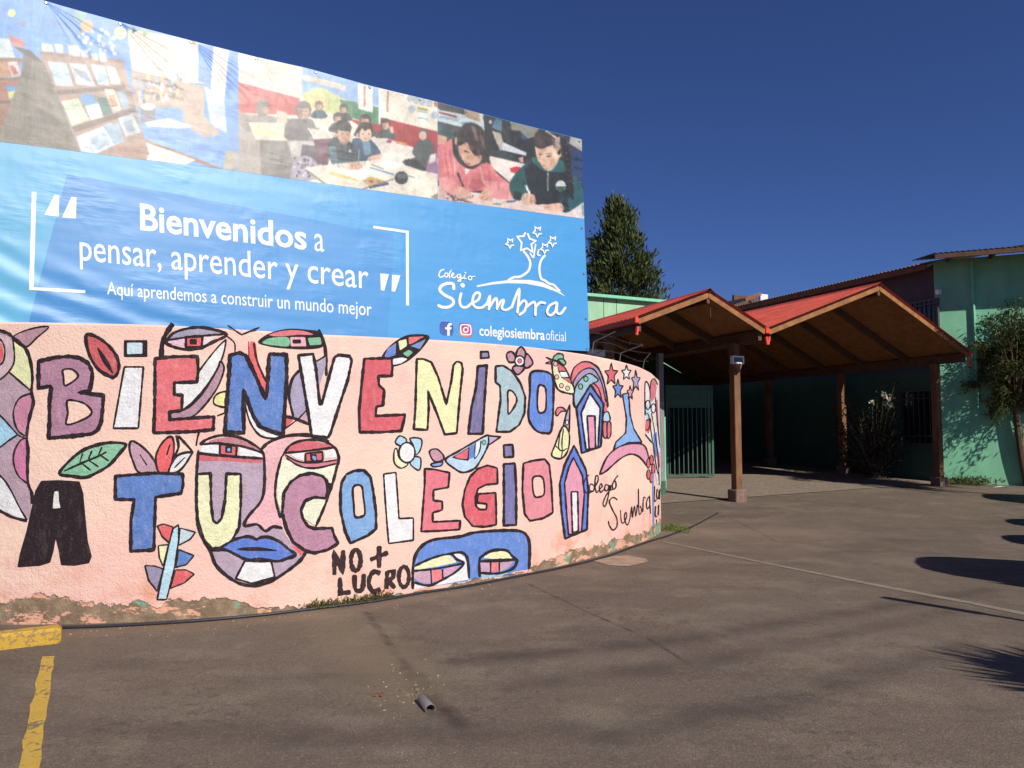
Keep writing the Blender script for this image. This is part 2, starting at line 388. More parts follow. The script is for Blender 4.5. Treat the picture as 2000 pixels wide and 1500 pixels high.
M = Motif('painted_leaf').shape('A', '650,135 700,135 780,180 850,250 890,330 890,400 860,447 820,440 740,390 680,300 650,200', (194, 62, 68), 28); M.fill('A', '730,228 760,250 820,340 852,418 830,408 770,330', BK).done('red leaf')
M = letter('A', '935,372 1078,372 1040,832 852,832', WHT, 17); M.fill('A', '930,170 1108,170 1108,298 930,298', BK, False).fill('A', '955,190 1070,190 1070,272 955,276', (185, 208, 240), False); M.done()
letter('A', '1165,310 1300,295 1483,293 1490,400 1480,485 1310,490 1310,580 1370,585 1365,700 1275,710 1275,768 1608,745 1602,842 1450,857 1155,867 1162,700 1165,500', (214, 82, 90), 28).done()
M = letter('C', '265,285 335,265 385,285 450,420 530,605 545,560 560,275 690,280 692,450 665,875 560,850 490,820 440,740 368,550 365,640 372,867 228,862 245,600 260,420', BLU, 34)
M.shape('C', '372,590 400,640 440,760 500,830 600,875 640,885 600,908 500,890 430,810 390,700', WHT, 15); M.done()
letter('C', '780,285 890,275 910,380 940,650 955,650 1000,480 1050,300 1080,282 1165,292 1180,325 1150,470 1090,650 1020,870 1000,903 880,892 860,760 820,520', WHT, 26).done()
letter('C', '1275,310 1482,305 1487,370 1480,440 1380,440 1385,510 1425,545 1415,660 1365,670 1360,740 1583,730 1552,852 1400,862 1240,862 1235,700 1255,500 1265,400', (202, 60, 76), 24).done()
M = Motif('painted_feather'); M.fill('C', '1405,305 1440,240 1520,170 1620,128 1762,138 1720,222 1650,292 1580,342 1488,368 1480,310', BK)
for p, c in (('1490,312 1560,300 1600,312 1550,345 1490,357', WHT), ('1425,295 1450,235 1513,190 1510,280 1460,300', (80, 116, 186)), ('1530,178 1590,162 1595,213 1542,248', CRM), ('1607,148 1725,142 1640,193 1610,203', (206, 84, 92)), ('1622,215 1738,162 1690,238', (98, 132, 186)), ('1562,270 1610,242 1640,262 1600,298', GRN)): M.fill('C', p, c, False)
M.done()
letter('E', '130,235 180,235 240,260 290,370 352,575 390,400 405,280 430,253 465,263 475,310 455,500 430,792 340,802 280,640 213,475 220,600 210,768 108,762 120,600 125,400', (234, 218, 152), 20).done()
M = letter('E', '588,290 657,283 640,540 625,797 517,797 540,600 575,450', PUR, 22); M.fill('E', '603,172 672,172 682,232 602,238', BK, False).fill('E', '620,190 665,188 665,220 618,222', (120, 112, 160), False); M.done()
letter('E', '722,290 780,285 850,330 910,420 945,520 940,640 900,730 830,782 728,782 745,650 760,540 755,435 722,410', TEA, 19, ('815,478 850,480 880,530 870,580 820,648 815,560',), hw=16).done()
M = Motif('painted_flower')
for p in ('880,215 885,170 915,145 945,180 940,225', '945,215 965,200 1002,265 960,302 935,285', '925,290 935,310 890,352 850,310 870,285', '865,255 820,255 805,200 840,180 870,215'): M.shape('E', p, (176, 120, 142), 16)
M.fill('E', ell(902, 250, 42, 44), BK).fill('E', ell(902, 250, 30, 32), WHT).fill('E', ell(902, 250, 18, 20), BK).fill('E', ell(902, 250, 13, 15), (200, 80, 90)).done('mauve flower')
letter('E', '985,345 1060,325 1130,345 1155,400 1155,600 1140,772 1090,792 1030,775 985,720 968,650 980,480', (62, 118, 206), 20, ('1045,440 1085,440 1100,480 1100,600 1080,637 1045,632 1035,560',), sm=True, hw=17).done()
M = Motif('painted_rainbow')
M.shape('E', '1300,430 1290,380 1310,310 1360,265 1420,260 1490,300 1530,390 1555,500 1562,590 1530,570 1500,500 1330,600 1305,510', (152, 132, 168), 17).fill('E', '1293,385 1312,312 1360,268 1420,264 1465,292 1420,300 1360,330 1312,390 1300,420', (212, 88, 98)).shape('E', '1310,510 1330,430 1380,370 1430,345 1475,372 1490,400 1430,440 1330,592', (130, 172, 192), 12)
M.fill('E', '1455,440 1490,420 1520,460 1540,540 1562,620 1530,640 1490,510', (212, 92, 110)).stroke('E', '1302,425 1315,388 1360,330 1420,303 1470,325 1520,420 1550,560', 11).stroke('E', '1450,410 1500,470 1535,620', 10)
for q in ((1400, 385), (1360, 442)): M.fill('E', ell(*q, 20, 24), BK).fill('E', ell(*q, 12, 16), GRN)
M.shape('E', '1530,650 1565,632 1582,680 1572,707 1530,702', LBL, 12).shape('E', '1530,718 1558,715 1558,820 1532,815', (210, 90, 104), 11).shape('E', '1560,715 1586,718 1586,808 1562,826', (210, 90, 104), 11).done()
M = Motif('painted_bird')
M.shape('E', '1100,220 1150,240 1150,256', (182, 142, 162), 10, False).shape('E', '1095,266 1130,254 1152,276', (182, 142, 162), 10, False)
M.shape('E', '1150,250 1185,258 1200,330 1235,380 1300,425 1312,490 1260,492 1190,462 1160,380 1148,310', (234, 224, 164), 15).fill('E', '1185,272 1232,290 1242,320 1200,326', (206, 70, 84), False).fill('E', '1200,334 1266,330 1272,370 1220,372', WHT, False).fill('E', '1225,380 1282,380 1296,420', (206, 60, 76), False)
M.stroke('E', '1185,262 1240,300 1280,380 1305,440', 12).stroke('E', '1195,328 1262,328', 10).stroke('E', '1215,376 1280,374', 10)
for q in ((1180, 370), (1215, 435), (1262, 455), (1172, 272)): M.fill('E', ell(*q, 18, 20), BK).fill('E', ell(*q, 12, 14), (226, 160, 150))
M.shape('E', '1155,242 1160,215 1190,195 1225,203 1228,235 1200,250', GRN, 13).shape('E', '1190,240 1225,236 1248,262 1235,280 1205,258', GRN, 12).done('spotted yellow bird with green crest')
M = Motif('painted_bird')
M.shape('E', '1172,640 1185,605 1220,598 1250,625 1215,630 1185,662', (206, 100, 112), 12).shape('E', '1280,575 1275,790 1230,740 1255,640', (168, 152, 184), 13, False).shape('E', '1230,740 1275,800 1265,920 1215,982 1145,962 1165,890', (216, 214, 152), 15)
M.fill('E', ell(1258, 712, 15, 22), BK).fill('E', ell(1258, 712, 8, 14), WHT)
for p in ('1232,760 1220,850 1222,930 1215,975', '1205,800 1195,900 1222,925 1260,905', '1170,885 1200,915'): M.stroke('E', p, 10)
M.done('yellow and lilac bird')
M = Motif('painted_house')
M.shape('E', '1435,428 1532,572 1512,892 1368,942 1328,602', (58, 108, 202), 18, False).shape('E', '1430,490 1507,602 1490,902 1400,917 1363,642', WHT, 16, False).shape('E', '1408,663 1467,663 1472,906 1424,913', ROS, 15, False).done('blue house with white front')
M = Motif('painted_house')
M.shape('F', '1310,115 1400,300 1417,450 1407,747 1243,815 1215,600 1203,400 1240,260', (58, 108, 202), 18, False).shape('F', '1305,205 1372,340 1387,480 1366,762 1268,788 1252,600 1238,400 1270,280', ROS, 15, False).shape('F', '1288,463 1337,463 1342,757 1298,772', WHT, 15, False).done('blue house with pink front')
M = Motif('painted_tree')
M.shape('E', '1675,500 1722,490 1732,650 1760,760 1822,862 1720,862 1608,922 1625,860 1700,790 1705,680', (108, 160, 220), 13, False)
M.shape('E', '1508,1085 1560,970 1640,900 1740,870 1830,880 1865,950 1870,1042 1800,970 1730,950 1650,990 1560,1070 1515,1097', ROS, 14)
for cx, cy, rx, ry, c in ((1590, 352, 52, 90, (206, 70, 90)), (1705, 340, 40, 62, WHT), (1640, 462, 42, 80, (64, 120, 206)), (1775, 402, 36, 86, (150, 142, 182)), (1733, 490, 28, 58, (206, 130, 150))): M.shape('E', star(cx, cy, rx, ry), c, 10, False)
M.done('star tree on pink hill')
M = Motif('painted_signature')
for p in ('1422,1105 1392,1140 1383,1200 1400,1240 1430,1240 1445,1222', ' 1440,1170 1425,1195 1432,1228 1455,1225 1462,1190 1440,1172', '1462,1205 1490,1150 1488,1112 1472,1120 1468,1190 1480,1238 1500,1215', '1500,1215 1522,1190 1512,1172 1500,1200 1510,1235 1535,1215', '1572,1185 1548,1180 1540,1215 1560,1222 1575,1185 1568,1260 1545,1340 1528,1320 1550,1260 1585,1215', '1588,1180 1585,1215 1600,1215', '1612,1150 1598,1180 1605,1212 1625,1195 1622,1155 1610,1150 1640,1108'): M.stroke('E', p, 10)
for p in ('1637,525 1605,505 1575,535 1600,600 1630,660 1632,720 1603,750 1575,715 1568,682', '1660,600 1668,690 1690,690 1708,640 1698,618 1690,660 1708,712 1728,680 1744,580 1750,655 1765,572 1775,645 1788,560', '1795,440 1800,625 1820,605 1808,570', '1828,615 1833,510 1850,515', '1872,500 1855,545 1862,592 1880,560 1878,495 1886,630'): M.stroke('F', p, 10)
M.done()
M = Motif('painted_portrait')
M.fill('E', '1842,640 1845,430 1862,412 1880,470 1890,400 1915,385 1938,430 1945,560 1955,760 1965,1000 1968,1180 1935,1180 1915,1050 1900,860 1850,800 1842,700', (214, 206, 206), False)
for p, c in (('1880,478 1890,402 1915,388 1932,440 1922,520 1890,565', (206, 92, 104)), ('1845,560 1872,590 1885,680 1862,700 1845,650', (150, 196, 226)), ('1848,690 1885,672 1890,740 1870,800 1845,770', (206, 70, 84)), ('1895,640 1915,650 1910,760 1895,800', (238, 226, 150)), ('1920,540 1938,540 1948,760 1930,740', (190, 90, 110)), ('1905,800 1930,780 1940,940 1925,980 1908,900', (64, 112, 196)), ('1930,950 1950,930 1958,1050 1940,1060', (196, 70, 120)), ('1895,580 1920,575 1922,640 1898,645', WHT)): M.fill('E', p, c, False)
for p in ('1845,660 1843,430 1862,412 1880,475 1880,560', '1880,478 1890,402 1915,386 1938,430', '1845,640 1870,660 1885,760 1900,860', '1850,700 1885,690 1870,760 1848,770', '1845,800 1880,845 1905,870', '1890,640 1905,720 1920,820 1940,960 1950,1180', '1920,520 1935,700 1955,900', '1905,870 1920,1000 1940,1100'): M.stroke('E', p, 9)
for q in ((1905, 605), (1864, 580)): M.stroke('E', ell(*q, 17, 34), 9, True)
for a in range(5): M.shape('E', ell(1885 + 20 * math.cos(a * 1.257), 1060 + 70 * math.sin(a * 1.257), 13, 36, 10), (206, 70, 84), 7)
M.fill('F', '1898,320 1908,320 1912,750 1902,752', (90, 130, 200), False)
for p in ('1915,420 1912,530 1930,520', '1935,440 1930,500 1945,510 1950,450', '1922,570 1920,640 1935,650', '1945,560 1942,640', '1955,440 1952,520', '1930,670 1935,720'): M.stroke('F', p, 9)
M.done('cubist portrait at the rounded end')
M = Motif('painted_leaf').shape('A', '448,1172 520,1080 620,1000 740,955 850,940 945,955 900,1020 820,1110 720,1170 640,1202 540,1192', (112, 180, 138), 27); M.stroke('A', '480,1155 620,1092 740,1042 800,1010', 18)
for p in ('600,1090 622,1020', '665,1065 692,1000', '740,1035 767,972', '620,1100 682,1148', '670,1075 742,1122', '755,1035 818,1078'): M.stroke('A', p, 14)
M.done('green leaf with black veins')
M = Motif('painted_leaf').shape('A', '985,930 1040,950 1110,1010 1160,1080 1190,1168 1050,1168 1000,1080 973,990', (186, 140, 158), 19); M.stroke('A', '1050,1028 1105,1112', 12).done('mauve leaf')
M = Motif('painted_leaf').shape('A', '1170,1060 1200,970 1250,910 1290,898 1307,950 1300,1050 1268,1168 1196,1168', (222, 64, 66), 19); M.stroke('A', '1277,955 1252,1035', 12).stroke('A', '1325,885 1342,970 1310,1045', 22).done('red upright leaf')
M = Motif('painted_leaf').shape('A', '1268,1155 1330,1040 1435,1013 1420,1060 1370,1130 1318,1168', WHT, 19); M.stroke('A', '1310,1130 1390,1050', 12).stroke('A', '1340,888 1442,1002 1432,1020', 20).done('white leaf')
M = Motif('painted_letter'); M.fill('B', '310,303 440,298 600,308 628,400 642,560 662,760 692,870 672,922 560,942 460,937 440,820 420,740 405,830 380,917 300,942 132,953 148,860 200,680 240,500 265,380', BK, False).fill('B', '410,385 440,380 445,460 457,507 398,512 402,450', (236, 220, 206), False).done('solid black letter A')
letter('B', '868,270 1000,258 1160,246 1373,253 1377,330 1362,397 1170,425 1165,560 1157,822 983,832 985,600 1010,445 868,442', BLU, 27).done()
M = Motif('painted_plant')
for p, c in (('1183,642 1230,628 1300,650 1275,772 1218,720', RED), ('1190,790 1268,783 1226,942 1198,880', (236, 222, 150)), ('1090,940 1160,943 1228,965 1182,1132 1118,1050', (132, 122, 150)), ('1352,658 1468,690 1430,742 1342,788', (176, 198, 204)), ('1342,820 1458,865 1402,932 1322,952', BLU), ('1318,973 1400,973 1460,1005 1382,1072 1278,1112', RED)): M.shape('B', p, c, 13, False)
M.shape('B', '1300,662 1342,635 1342,760 1312,950 1282,1080 1252,1195 1182,1195 1218,1020 1270,780', (164, 202, 236), 14, False).done('striped arrow plant')
M = Motif('painted_face')      # the face under U and C
M.fill('D', '25,220 515,230 520,420 500,530 400,650 375,710 470,710 530,760 620,725 660,740 700,810 745,870 820,930 770,1000 690,1070 600,1115 430,1160 300,1130 200,1060 130,960 110,900 60,820 12,600', LIL, False)
M.fill('D', '525,160 560,110 680,60 760,50 690,120 650,180 610,350 600,480 640,620 660,720 600,725 530,755 480,710 385,705 410,650 500,540 525,420', (222, 160, 164), False)
M.fill('D', '110,88 200,58 300,58 400,98 500,155 400,132 250,108', (176, 104, 112)).fill('D', '42,168 60,110 182,110 182,178', WHT, False).fill('D', '335,128 500,172 508,208 335,192', WHT, False).fill('D', '28,180 200,202 512,218 502,248 200,232 28,232', (194, 76, 90), False)
M.shape('D', '190,108 318,120 312,198 190,183', (206, 70, 76), 18, False).fill('D', '230,120 282,120 282,172 230,172', BK, False).fill('D', '246,135 268,135 268,160 246,160', (100, 160, 220), False)
M.stroke('D', '40,105 100,65 200,38 300,45 400,80 500,150 522,190', 20).stroke('D', '50,108 180,98 330,115 420,138 510,172', 16).stroke('D', '28,172 200,192 512,213', 22)
M.fill('D', '655,215 900,285 1068,255 1030,400 960,600 910,720 800,650 660,650 620,520 620,350', (218, 216, 184), False)
M.fill('D', '690,152 740,105 830,82 940,92 1032,125 900,142 780,157', (198, 76, 90)).fill('D', '712,180 822,170 818,228 770,217', WHT, False).fill('D', '975,160 1052,140 1068,202 975,217', WHT, False).shape('D', '832,175 960,163 962,228 832,238', (206, 72, 80), 16, False).fill('D', '865,178 915,178 922,236 868,226', BK, False).fill('D', '885,190 915,200 910,232 882,212', (90, 140, 205), False)
M.fill('D', '680,190 760,230 870,250 1072,228 1060,252 900,282 760,258 690,212', (192, 98, 116), False)
for p, w in (('660,195 720,112 830,75 960,80 1050,130 1082,200 1078,262', 20), ('672,170 800,160 1042,130', 16), ('680,185 780,235 900,246 1076,222', 14), ('690,207 780,266 900,286 1062,252', 16)): M.stroke('D', p, w)
M.stroke('D', '500,145 560,90 680,45 800,34 900,45 1010,85', 25).stroke('D', '1080,220 1040,385 980,560 910,722', 22).stroke('D', '655,195 618,340 605,500 645,660', 22)
M.stroke('D', '522,190 525,400 500,530 405,645 375,717 470,708 530,757 590,725 662,737', 24)
M.fill('D', '728,870 762,868 832,920 800,948', (210, 76, 86), False).shape('D', '377,983 480,987 575,983 602,1105 430,1152 308,1115', WHT, 18, False)
M.shape('D', '200,885 280,830 380,800 430,805 465,820 500,805 560,805 640,840 700,890 757,937 690,965 620,985 500,970 400,975 320,940 250,905', (56, 104, 196), 26).fill('D', '318,895 380,880 500,880 625,906 500,908 380,906', BK)
M.stroke('D', '115,905 250,905 330,950', 20).stroke('D', '20,690 60,810 120,910 160,1010 240,1090 340,1150 450,1166 580,1130 720,1040 800,970 832,920', 26).stroke('D', '30,150 14,400 20,690', 22).done()
letter('D', '20,330 120,325 125,560 140,680 170,702 205,660 230,520 240,328 347,330 347,560 335,730 280,830 190,885 130,890 70,820 25,680 15,500', (232, 222, 162), 24).done()
M = letter('D', '990,380 1000,450 985,512 900,503 830,530 798,600 810,660 850,722 900,740 1030,735 1050,800 1077,850 1000,897 900,922 830,905 740,840 690,740 658,620 670,470 720,390 790,340 880,323 960,345', (170, 112, 140), 26); M.fill('D', '985,388 1032,400 1000,505', BK, False).done()
letter('D', '1105,390 1140,330 1200,303 1270,300 1320,350 1340,450 1362,620 1362,740 1300,790 1170,848 1130,760 1095,600 1095,460', SKY, 22, ('1190,430 1250,420 1265,500 1277,620 1255,647 1205,647 1195,560',)).done()
letter('D', '1420,330 1512,318 1525,500 1535,665 1643,660 1643,827 1458,852 1445,700 1430,500', WHT, 15).done()
letter('F', '190,290 260,295 377,320 367,430 255,450 255,530 322,535 322,600 250,620 250,690 457,680 452,747 300,757 163,762 175,600 190,400', (214, 92, 110), 18).done()
M = letter('F', '735,285 737,402 650,410 590,440 570,510 575,570 600,597 652,597 657,555 580,545 590,480 722,470 727,600 727,712 640,727 550,722 490,650 473,560 490,450 530,350 590,290 660,265', (206, 60, 80), 18); M.done()
M = letter('F', '783,255 867,250 877,450 877,712 783,717 785,500', (98, 96, 156), 22); M.shape('F', '783,112 850,110 856,200 786,206', (104, 100, 156), 20, False); M.done()
letter('F', '930,250 1000,230 1090,218 1125,260 1140,400 1152,620 1080,662 980,682 940,630 923,450', (214, 118, 132), 18, ('1005,355 1065,350 1085,400 1085,480 1050,502 1015,497 1000,430',), hw=16).done()
M = Motif('painted_flower')
for p, c in (('1508,940 1540,890 1592,920 1560,965', (150, 196, 220)), ('1620,908 1702,915 1697,990 1660,1032 1640,960', (150, 196, 220)), ('1650,1050 1697,1060 1687,1147 1620,1100', (150, 196, 220)), ('1500,1000 1520,990 1540,1060 1602,1100 1550,1132 1500,1090', (226, 222, 170))): M.shape('C', p, c, 13)
M.shape('C', ell(1595, 1015, 60, 76), WHT, 15).done('blue flower with white centre')
M = Motif('painted_bird')
M.shape('E', '225,930 280,912 330,960 322,997 260,1002', (186, 130, 152), 15).shape('E', '242,1022 320,1008 312,1036 255,1044', (96, 146, 204), 14)
M.shape('E', '345,992 440,930 560,860 662,808 672,850 650,920 600,1010 560,1060 480,1087 420,1062', (164, 194, 236), 17)
M.fill('E', '390,975 525,895 515,1000 440,990', BK, False).fill('E', '412,968 518,905 508,988 440,982', (208, 72, 86), False).fill('E', '527,888 565,872 560,970 518,993', (58, 110, 190), False).fill('E', '575,870 606,850 600,930 575,972', WHT, False).stroke('E', '522,890 515,1000', 10).stroke('E', '570,865 562,980 600,930 612,850', 10)
M.shape('E', '668,812 760,820 670,882', (172, 150, 182), 14, False).fill('E', ell(635, 862, 17, 20), BK).fill('E', ell(635, 862, 12, 15), GRN).done('blue bird with striped wing')
M = Motif('painted_slogan'); DK = (54, 36, 38)
for p in ('1050,1085 1050,925 1112,1068 1115,900', '1385,868 1385,1032', '1318,972 1452,918', '1090,1105 1095,1222 1172,1215', '1200,1085 1205,1185 1235,1205 1262,1180 1270,1078', '1440,1195 1447,1058', '1447,1062 1495,1060 1492,1105 1455,1130 1505,1188'): M.stroke('D', p, 36, sm='1235,1205' in p, rgb=DK)
M.stroke('D', ell(1210, 975, 36, 78), 34, True, rgb=DK).stroke('D', '1395,1075 1345,1062 1312,1110 1312,1170 1345,1212 1395,1192', 36, rgb=DK).stroke('D', ell(1572, 1102, 38, 76), 34, True, rgb=DK); M.done()
M = Motif('painted_mask')
M.fill('F', '100,1195 105,1000 150,890 250,825 450,800 560,770 740,755 900,760 960,800 975,880 972,1045 850,1065 830,1092 600,1110 520,1125 510,1135', (68, 118, 198), False)
M.fill('F', '380,930 450,925 500,960 522,1122 360,1152 108,1195 105,1140 200,1165 320,1125 440,1050 480,1000', WHT, False)
for p, c in (('112,1032 200,980 320,945 380,940 430,992 300,1022 112,1052', CRM), ('105,1060 230,1055 235,1158 150,1142 105,1105', (186, 140, 162)), ('240,1050 316,1050 320,1118 250,1148', (214, 96, 104)), ('330,1045 472,1003 400,1072 330,1112', (196, 140, 166)), ('630,960 670,915 750,903 820,918 852,967 700,967', CRM), ('605,1000 680,990 680,1067 610,1067', (186, 140, 168)), ('688,990 747,990 747,1062 688,1067', (214, 100, 108)), ('755,985 862,980 820,1032 755,1062', (186, 140, 168)), ('610,1085 720,1075 820,1070 790,1100 620,1110', (132, 180, 192))): M.fill('F', p, c, False)
for p, w in (('115,1020 250,960 380,930 430,970 482,1000 430,1060 330,1120 220,1167 105,1142', 19), ('105,1058 280,1040 472,1003', 17), ('235,1050 240,1155', 13), ('322,1045 325,1118', 13), ('380,927 470,920 510,970 522,1112', 22), ('602,1105 600,980 630,940 700,905 800,903 850,950 882,980 850,1040 740,1077 610,1072', 23), ('608,985 740,980 882,972', 26), ('684,985 684,1068', 12), ('750,980 750,1065', 12)): M.stroke('F', p, w)
M.stroke('F', '100,1195 105,1000 150,890 250,825 450,800 560,770 740,755 900,758 960,800 977,880 973,1045', 25).done()
# ================================================================== the banner on its frame behind the wall
def wall_xy(px): s, z = wall_hit(px, 1000 if px > 700 else 1100); return wall_pos(s, 0, -.32).xy
BA = wall_xy(5); BB = wall_xy(1150); BD = (BB - BA).normalized()
BN = Vector((BD.y, -BD.x, 0)); BD3 = Vector((BD.x, BD.y, 0))
BTOP = [(-260, -98), (0, -25), (90, 2), (123, 12), (235, 43), (373, 79), (500, 111), (600, 133), (722, 167), (855, 199), (997, 237), (1136, 272)]
BMID = [(-260, 246), (0, 277), (60, 284), (288, 313), (435, 330), (600, 354), (855, 389), (1141, 428)]
def bt(x): return float(np.interp(x, *zip(*BTOP)))
def bm_(x): return float(np.interp(x, *zip(*BMID)))
TILT = math.radians(4.5); BNT = BN * math.cos(TILT) + Vector((0, 0, 1)) * math.sin(TILT); B0 = Vector((BA.x, BA.y, 2.35))
def bpos(px, py, off=0.0):
    d = ray(px, py); C0 = Vector((0, 0, EYE)); t = (B0 - C0).dot(BNT) / d.dot(BNT)
    return C0 + d * t + BNT * off
broot = thing('banner', 'large blue vinyl school welcome banner with a strip of classroom photos, above the wall', 'banner', tuple(bpos(500, 660)))
gv = bpy.data.node_groups.new('vinyl_folds', 'ShaderNodeTree'); gv.interface.new_socket('Normal', in_out='OUTPUT', socket_type='NodeSocketVector')
G = NT(gv); go = gv.nodes.new('NodeGroupOutput'); oc = G.obj()
dot = G.n('VectorMath', operation='DOT_PRODUCT'); G.l(oc, dot.inputs[0]); dot.inputs[1].default_value = BD3
u = dot.outputs['Value']; sp = G.n('SeparateXYZ'); G.l(oc, sp.inputs[0]); z = sp.outputs[2]
cb = G.n('CombineXYZ'); G.l(u, cb.inputs[0]); G.l(z, cb.inputs[1]); uv = cb.outputs[0]
h1 = G.math('MULTIPLY', G.noise(G.mapv(uv, (2.6, 12, 1), (0, 0, .14)), 1.0, 3, .5), G.ramp(G.noise(uv, 1.5, 3), .46, .66, .04, .34))
h2 = G.math('MULTIPLY', G.noise(G.mapv(uv, (.8, 2.6, 1), (0, 0, .35)), 1.0, 2, .45), .9)
h3 = G.math('MULTIPLY', G.noise(G.mapv(uv, (14, 2.5, 1), (0, 0, .5)), 1.0, 2), .05)
H = G.math('ADD', G.math('ADD', h1, h2), h3)
bl = bpos(500, 660)
for (gx, gy, amp) in ((90, 4, .5), (235, 44, .8), (373, 79, .75), (500, 111, .3), (722, 168, .15)):
    q = bpos(gx, gy); qu = (q - bl).dot(BD3); qz = q.z - bl.z
    du = G.math('SUBTRACT', u, qu); dz = G.math('SUBTRACT', z, qz)
    r = G.math('SQRT', G.math('ADD', G.math('MULTIPLY', du, du), G.math('MULTIPLY', dz, dz)))
    an = G.math('ARCTAN2', dz, du)
    fan = G.math('SINE', G.math('ADD', G.math('MULTIPLY', an, 26), G.math('MULTIPLY', G.noise(uv, 2.5, 2), 5)))
    fan = G.math('MULTIPLY', G.math('MULTIPLY', fan, G.ramp(r, .05, 1.25, amp * .22, 0)), G.math('MULTIPLY', G.ramp(an, -1.15, -.8), G.ramp(an, -.35, -.15, 1, 0)))
    H = G.math('ADD', H, G.math('MULTIPLY', fan, G.ramp(r, 0, .5, .3, 1.2)))
# long sagging folds at the bottom left, and pulls towards the lower right corner
q = bpos(0, 660); zb = G.math('SUBTRACT', z, q.z - bl.z); ub = G.math('SUBTRACT', u, (q - bl).dot(BD3))
curve = G.math('SUBTRACT', zb, G.math('MULTIPLY', G.math('POWER', G.math('MAXIMUM', G.math('SUBTRACT', 2.4, ub), 0), 1.7), .14))
fold = G.math('MULTIPLY', G.math('SINE', G.math('ADD', G.math('MULTIPLY', curve, 26), G.math('MULTIPLY', G.noise(uv, 1.2, 2), 5))), G.math('MULTIPLY', G.ramp(curve, -.1, .5, .5, 0), G.ramp(ub, 2.2, 3.4, 1, .25)))
H = G.math('ADD', H, G.math('MULTIPLY', fold, .55))
G.l(G.bump(H, .55, .03), go.inputs[0])
VM = {}
def vinyl(rgb=None, attr=False):
    key = rgb or attr
    if key in VM: return VM[key]
    m, nt, b = nmat('print_ink' if attr else 'print_%d_%d_%d' % rgb); gr = nt.nodes.new('ShaderNodeGroup'); gr.node_tree = gv
    nt.links.new(gr.outputs[0], b.inputs['Normal']); b.inputs['Roughness'].default_value = .43; b.inputs['Specular IOR Level'].default_value = .42
    if attr:
        a = nt.nodes.new('ShaderNodeAttribute'); a.attribute_name = 'print'; nt.links.new(a.outputs['Color'], b.inputs['Base Color'])
    else: b.inputs['Base Color'].default_value = (*[x * .76 for x in lin(rgb)], 1)
    VM[key] = m; return m
def print_grid(name, xs, yf, ny, colour, off, parent=None, keep=None):
    """a printed patch: columns at pixel xs, rows between yf(x)=(top,bottom); colour(px,py)->rgb arrays"""
    parent = parent or broot; V = []; PX = []; nxs = len(xs)
    for x in xs:
        t, b = yf(x)
        for j in range(ny + 1):
            y = t + (b - t) * j / ny; xx = x if not callable(xs) else x
            V.append(bpos(xx, y, off)); PX.append((xx, y))
    Fs = [(i * (ny + 1) + j, i * (ny + 1) + j + 1, (i + 1) * (ny + 1) + j + 1, (i + 1) * (ny + 1) + j) for i in range(nxs - 1) for j in range(ny)]
    if keep: Fs = [f for f in Fs if all(keep(*PX[i]) for i in f)]
    o = mesh(name, V, Fs, vinyl(attr=True), parent)
    C = np.array([colour(*p) for p in PX], dtype=np.float32) / 255
    C = np.where(C <= .04045, C / 12.92, ((C + .055) / 1.055) ** 2.4) * .68
    at_ = o.data.color_attributes.new('print', 'FLOAT_COLOR', 'POINT')
    at_.data.foreach_set('color', np.c_[C, np.ones(len(C))].astype(np.float32).ravel())
    return o
def lerp3(a, b, t): return tuple(p + (q - p) * t for p, q in zip(a, b))
def redge(y): return float(np.interp(y, (272, 428, 687, 760), (1136, 1141, 1152, 1155)))
def blue(px, py):
    t = min(max((px + 60) / 900, 0), 1); c = lerp3((104, 182, 220), (78, 166, 230), t)
    return lerp3(c, (120, 190, 238), max(0, 1 - abs(px - 480) / 420) * max(0, 1 - abs(py - 360) / 130) * .6)  # lighter upper middle: gloss sheen put into the print colour
V = []; xs = list(np.linspace(-260, 1136, 60)); sheet = None
def fx(px, py):   # lean the right end of the sheet
    return px + (redge(py) - 1136) * max(0, (px - 900) / 236)
bposx = lambda px, py, off=0: bpos(fx(px, py), py, off)
def sheet_grid(name, xs, yf, ny, colour, off, keep=None):
    global bpos_saved
    P = []; V = []
    for x in xs:
        t, b = yf(x)
        for j in range(ny + 1):
            y = t + (b - t) * j / ny; P.append((fx(x, y), y)); V.append(bpos(fx(x, y), y, off))
    n = ny + 1
    Fs = [(i * n + j, i * n + j + 1, (i + 1) * n + j + 1, (i + 1) * n + j) for i in range(len(xs) - 1) for j in range(ny)]
    if keep: Fs = [f for f in Fs if all(keep(*P[i]) for i in f)]
    o = mesh(name, V, Fs, vinyl(attr=True), broot)
    C = np.array([colour(*p) for p in P], dtype=np.float32) / 255
    C = np.where(C <= .04045, C / 12.92, ((C + .055) / 1.055) ** 2.4) * .68
    a = o.data.color_attributes.new('print', 'FLOAT_COLOR', 'POINT')
    a.data.foreach_set('color', np.c_[C, np.ones(len(C))].astype(np.float32).ravel())
    return o
def bbot(x): return float(np.interp(x, (-260, 0, 600, 1040, 1155), (632, 640, 664, 681, 687)))
sheet_grid('vinyl_sheet', xs, lambda x: (bt(x), bbot(x)), 26, blue, 0)
def bpoly(name, c, polys, rgb, off=.002, tris=True):
    V = []; Fs = []
    for p in polys:
        P = T(c, p); b = len(V); V += [bpos(q.x, q.y, off) for q in P]
        for t in tessellate_polygon([[Vector((q.x, q.y, 0)) for q in P]]): Fs.append(tuple(b + i for i in t))
    return mesh(name, V, Fs, vinyl(rgb), broot)
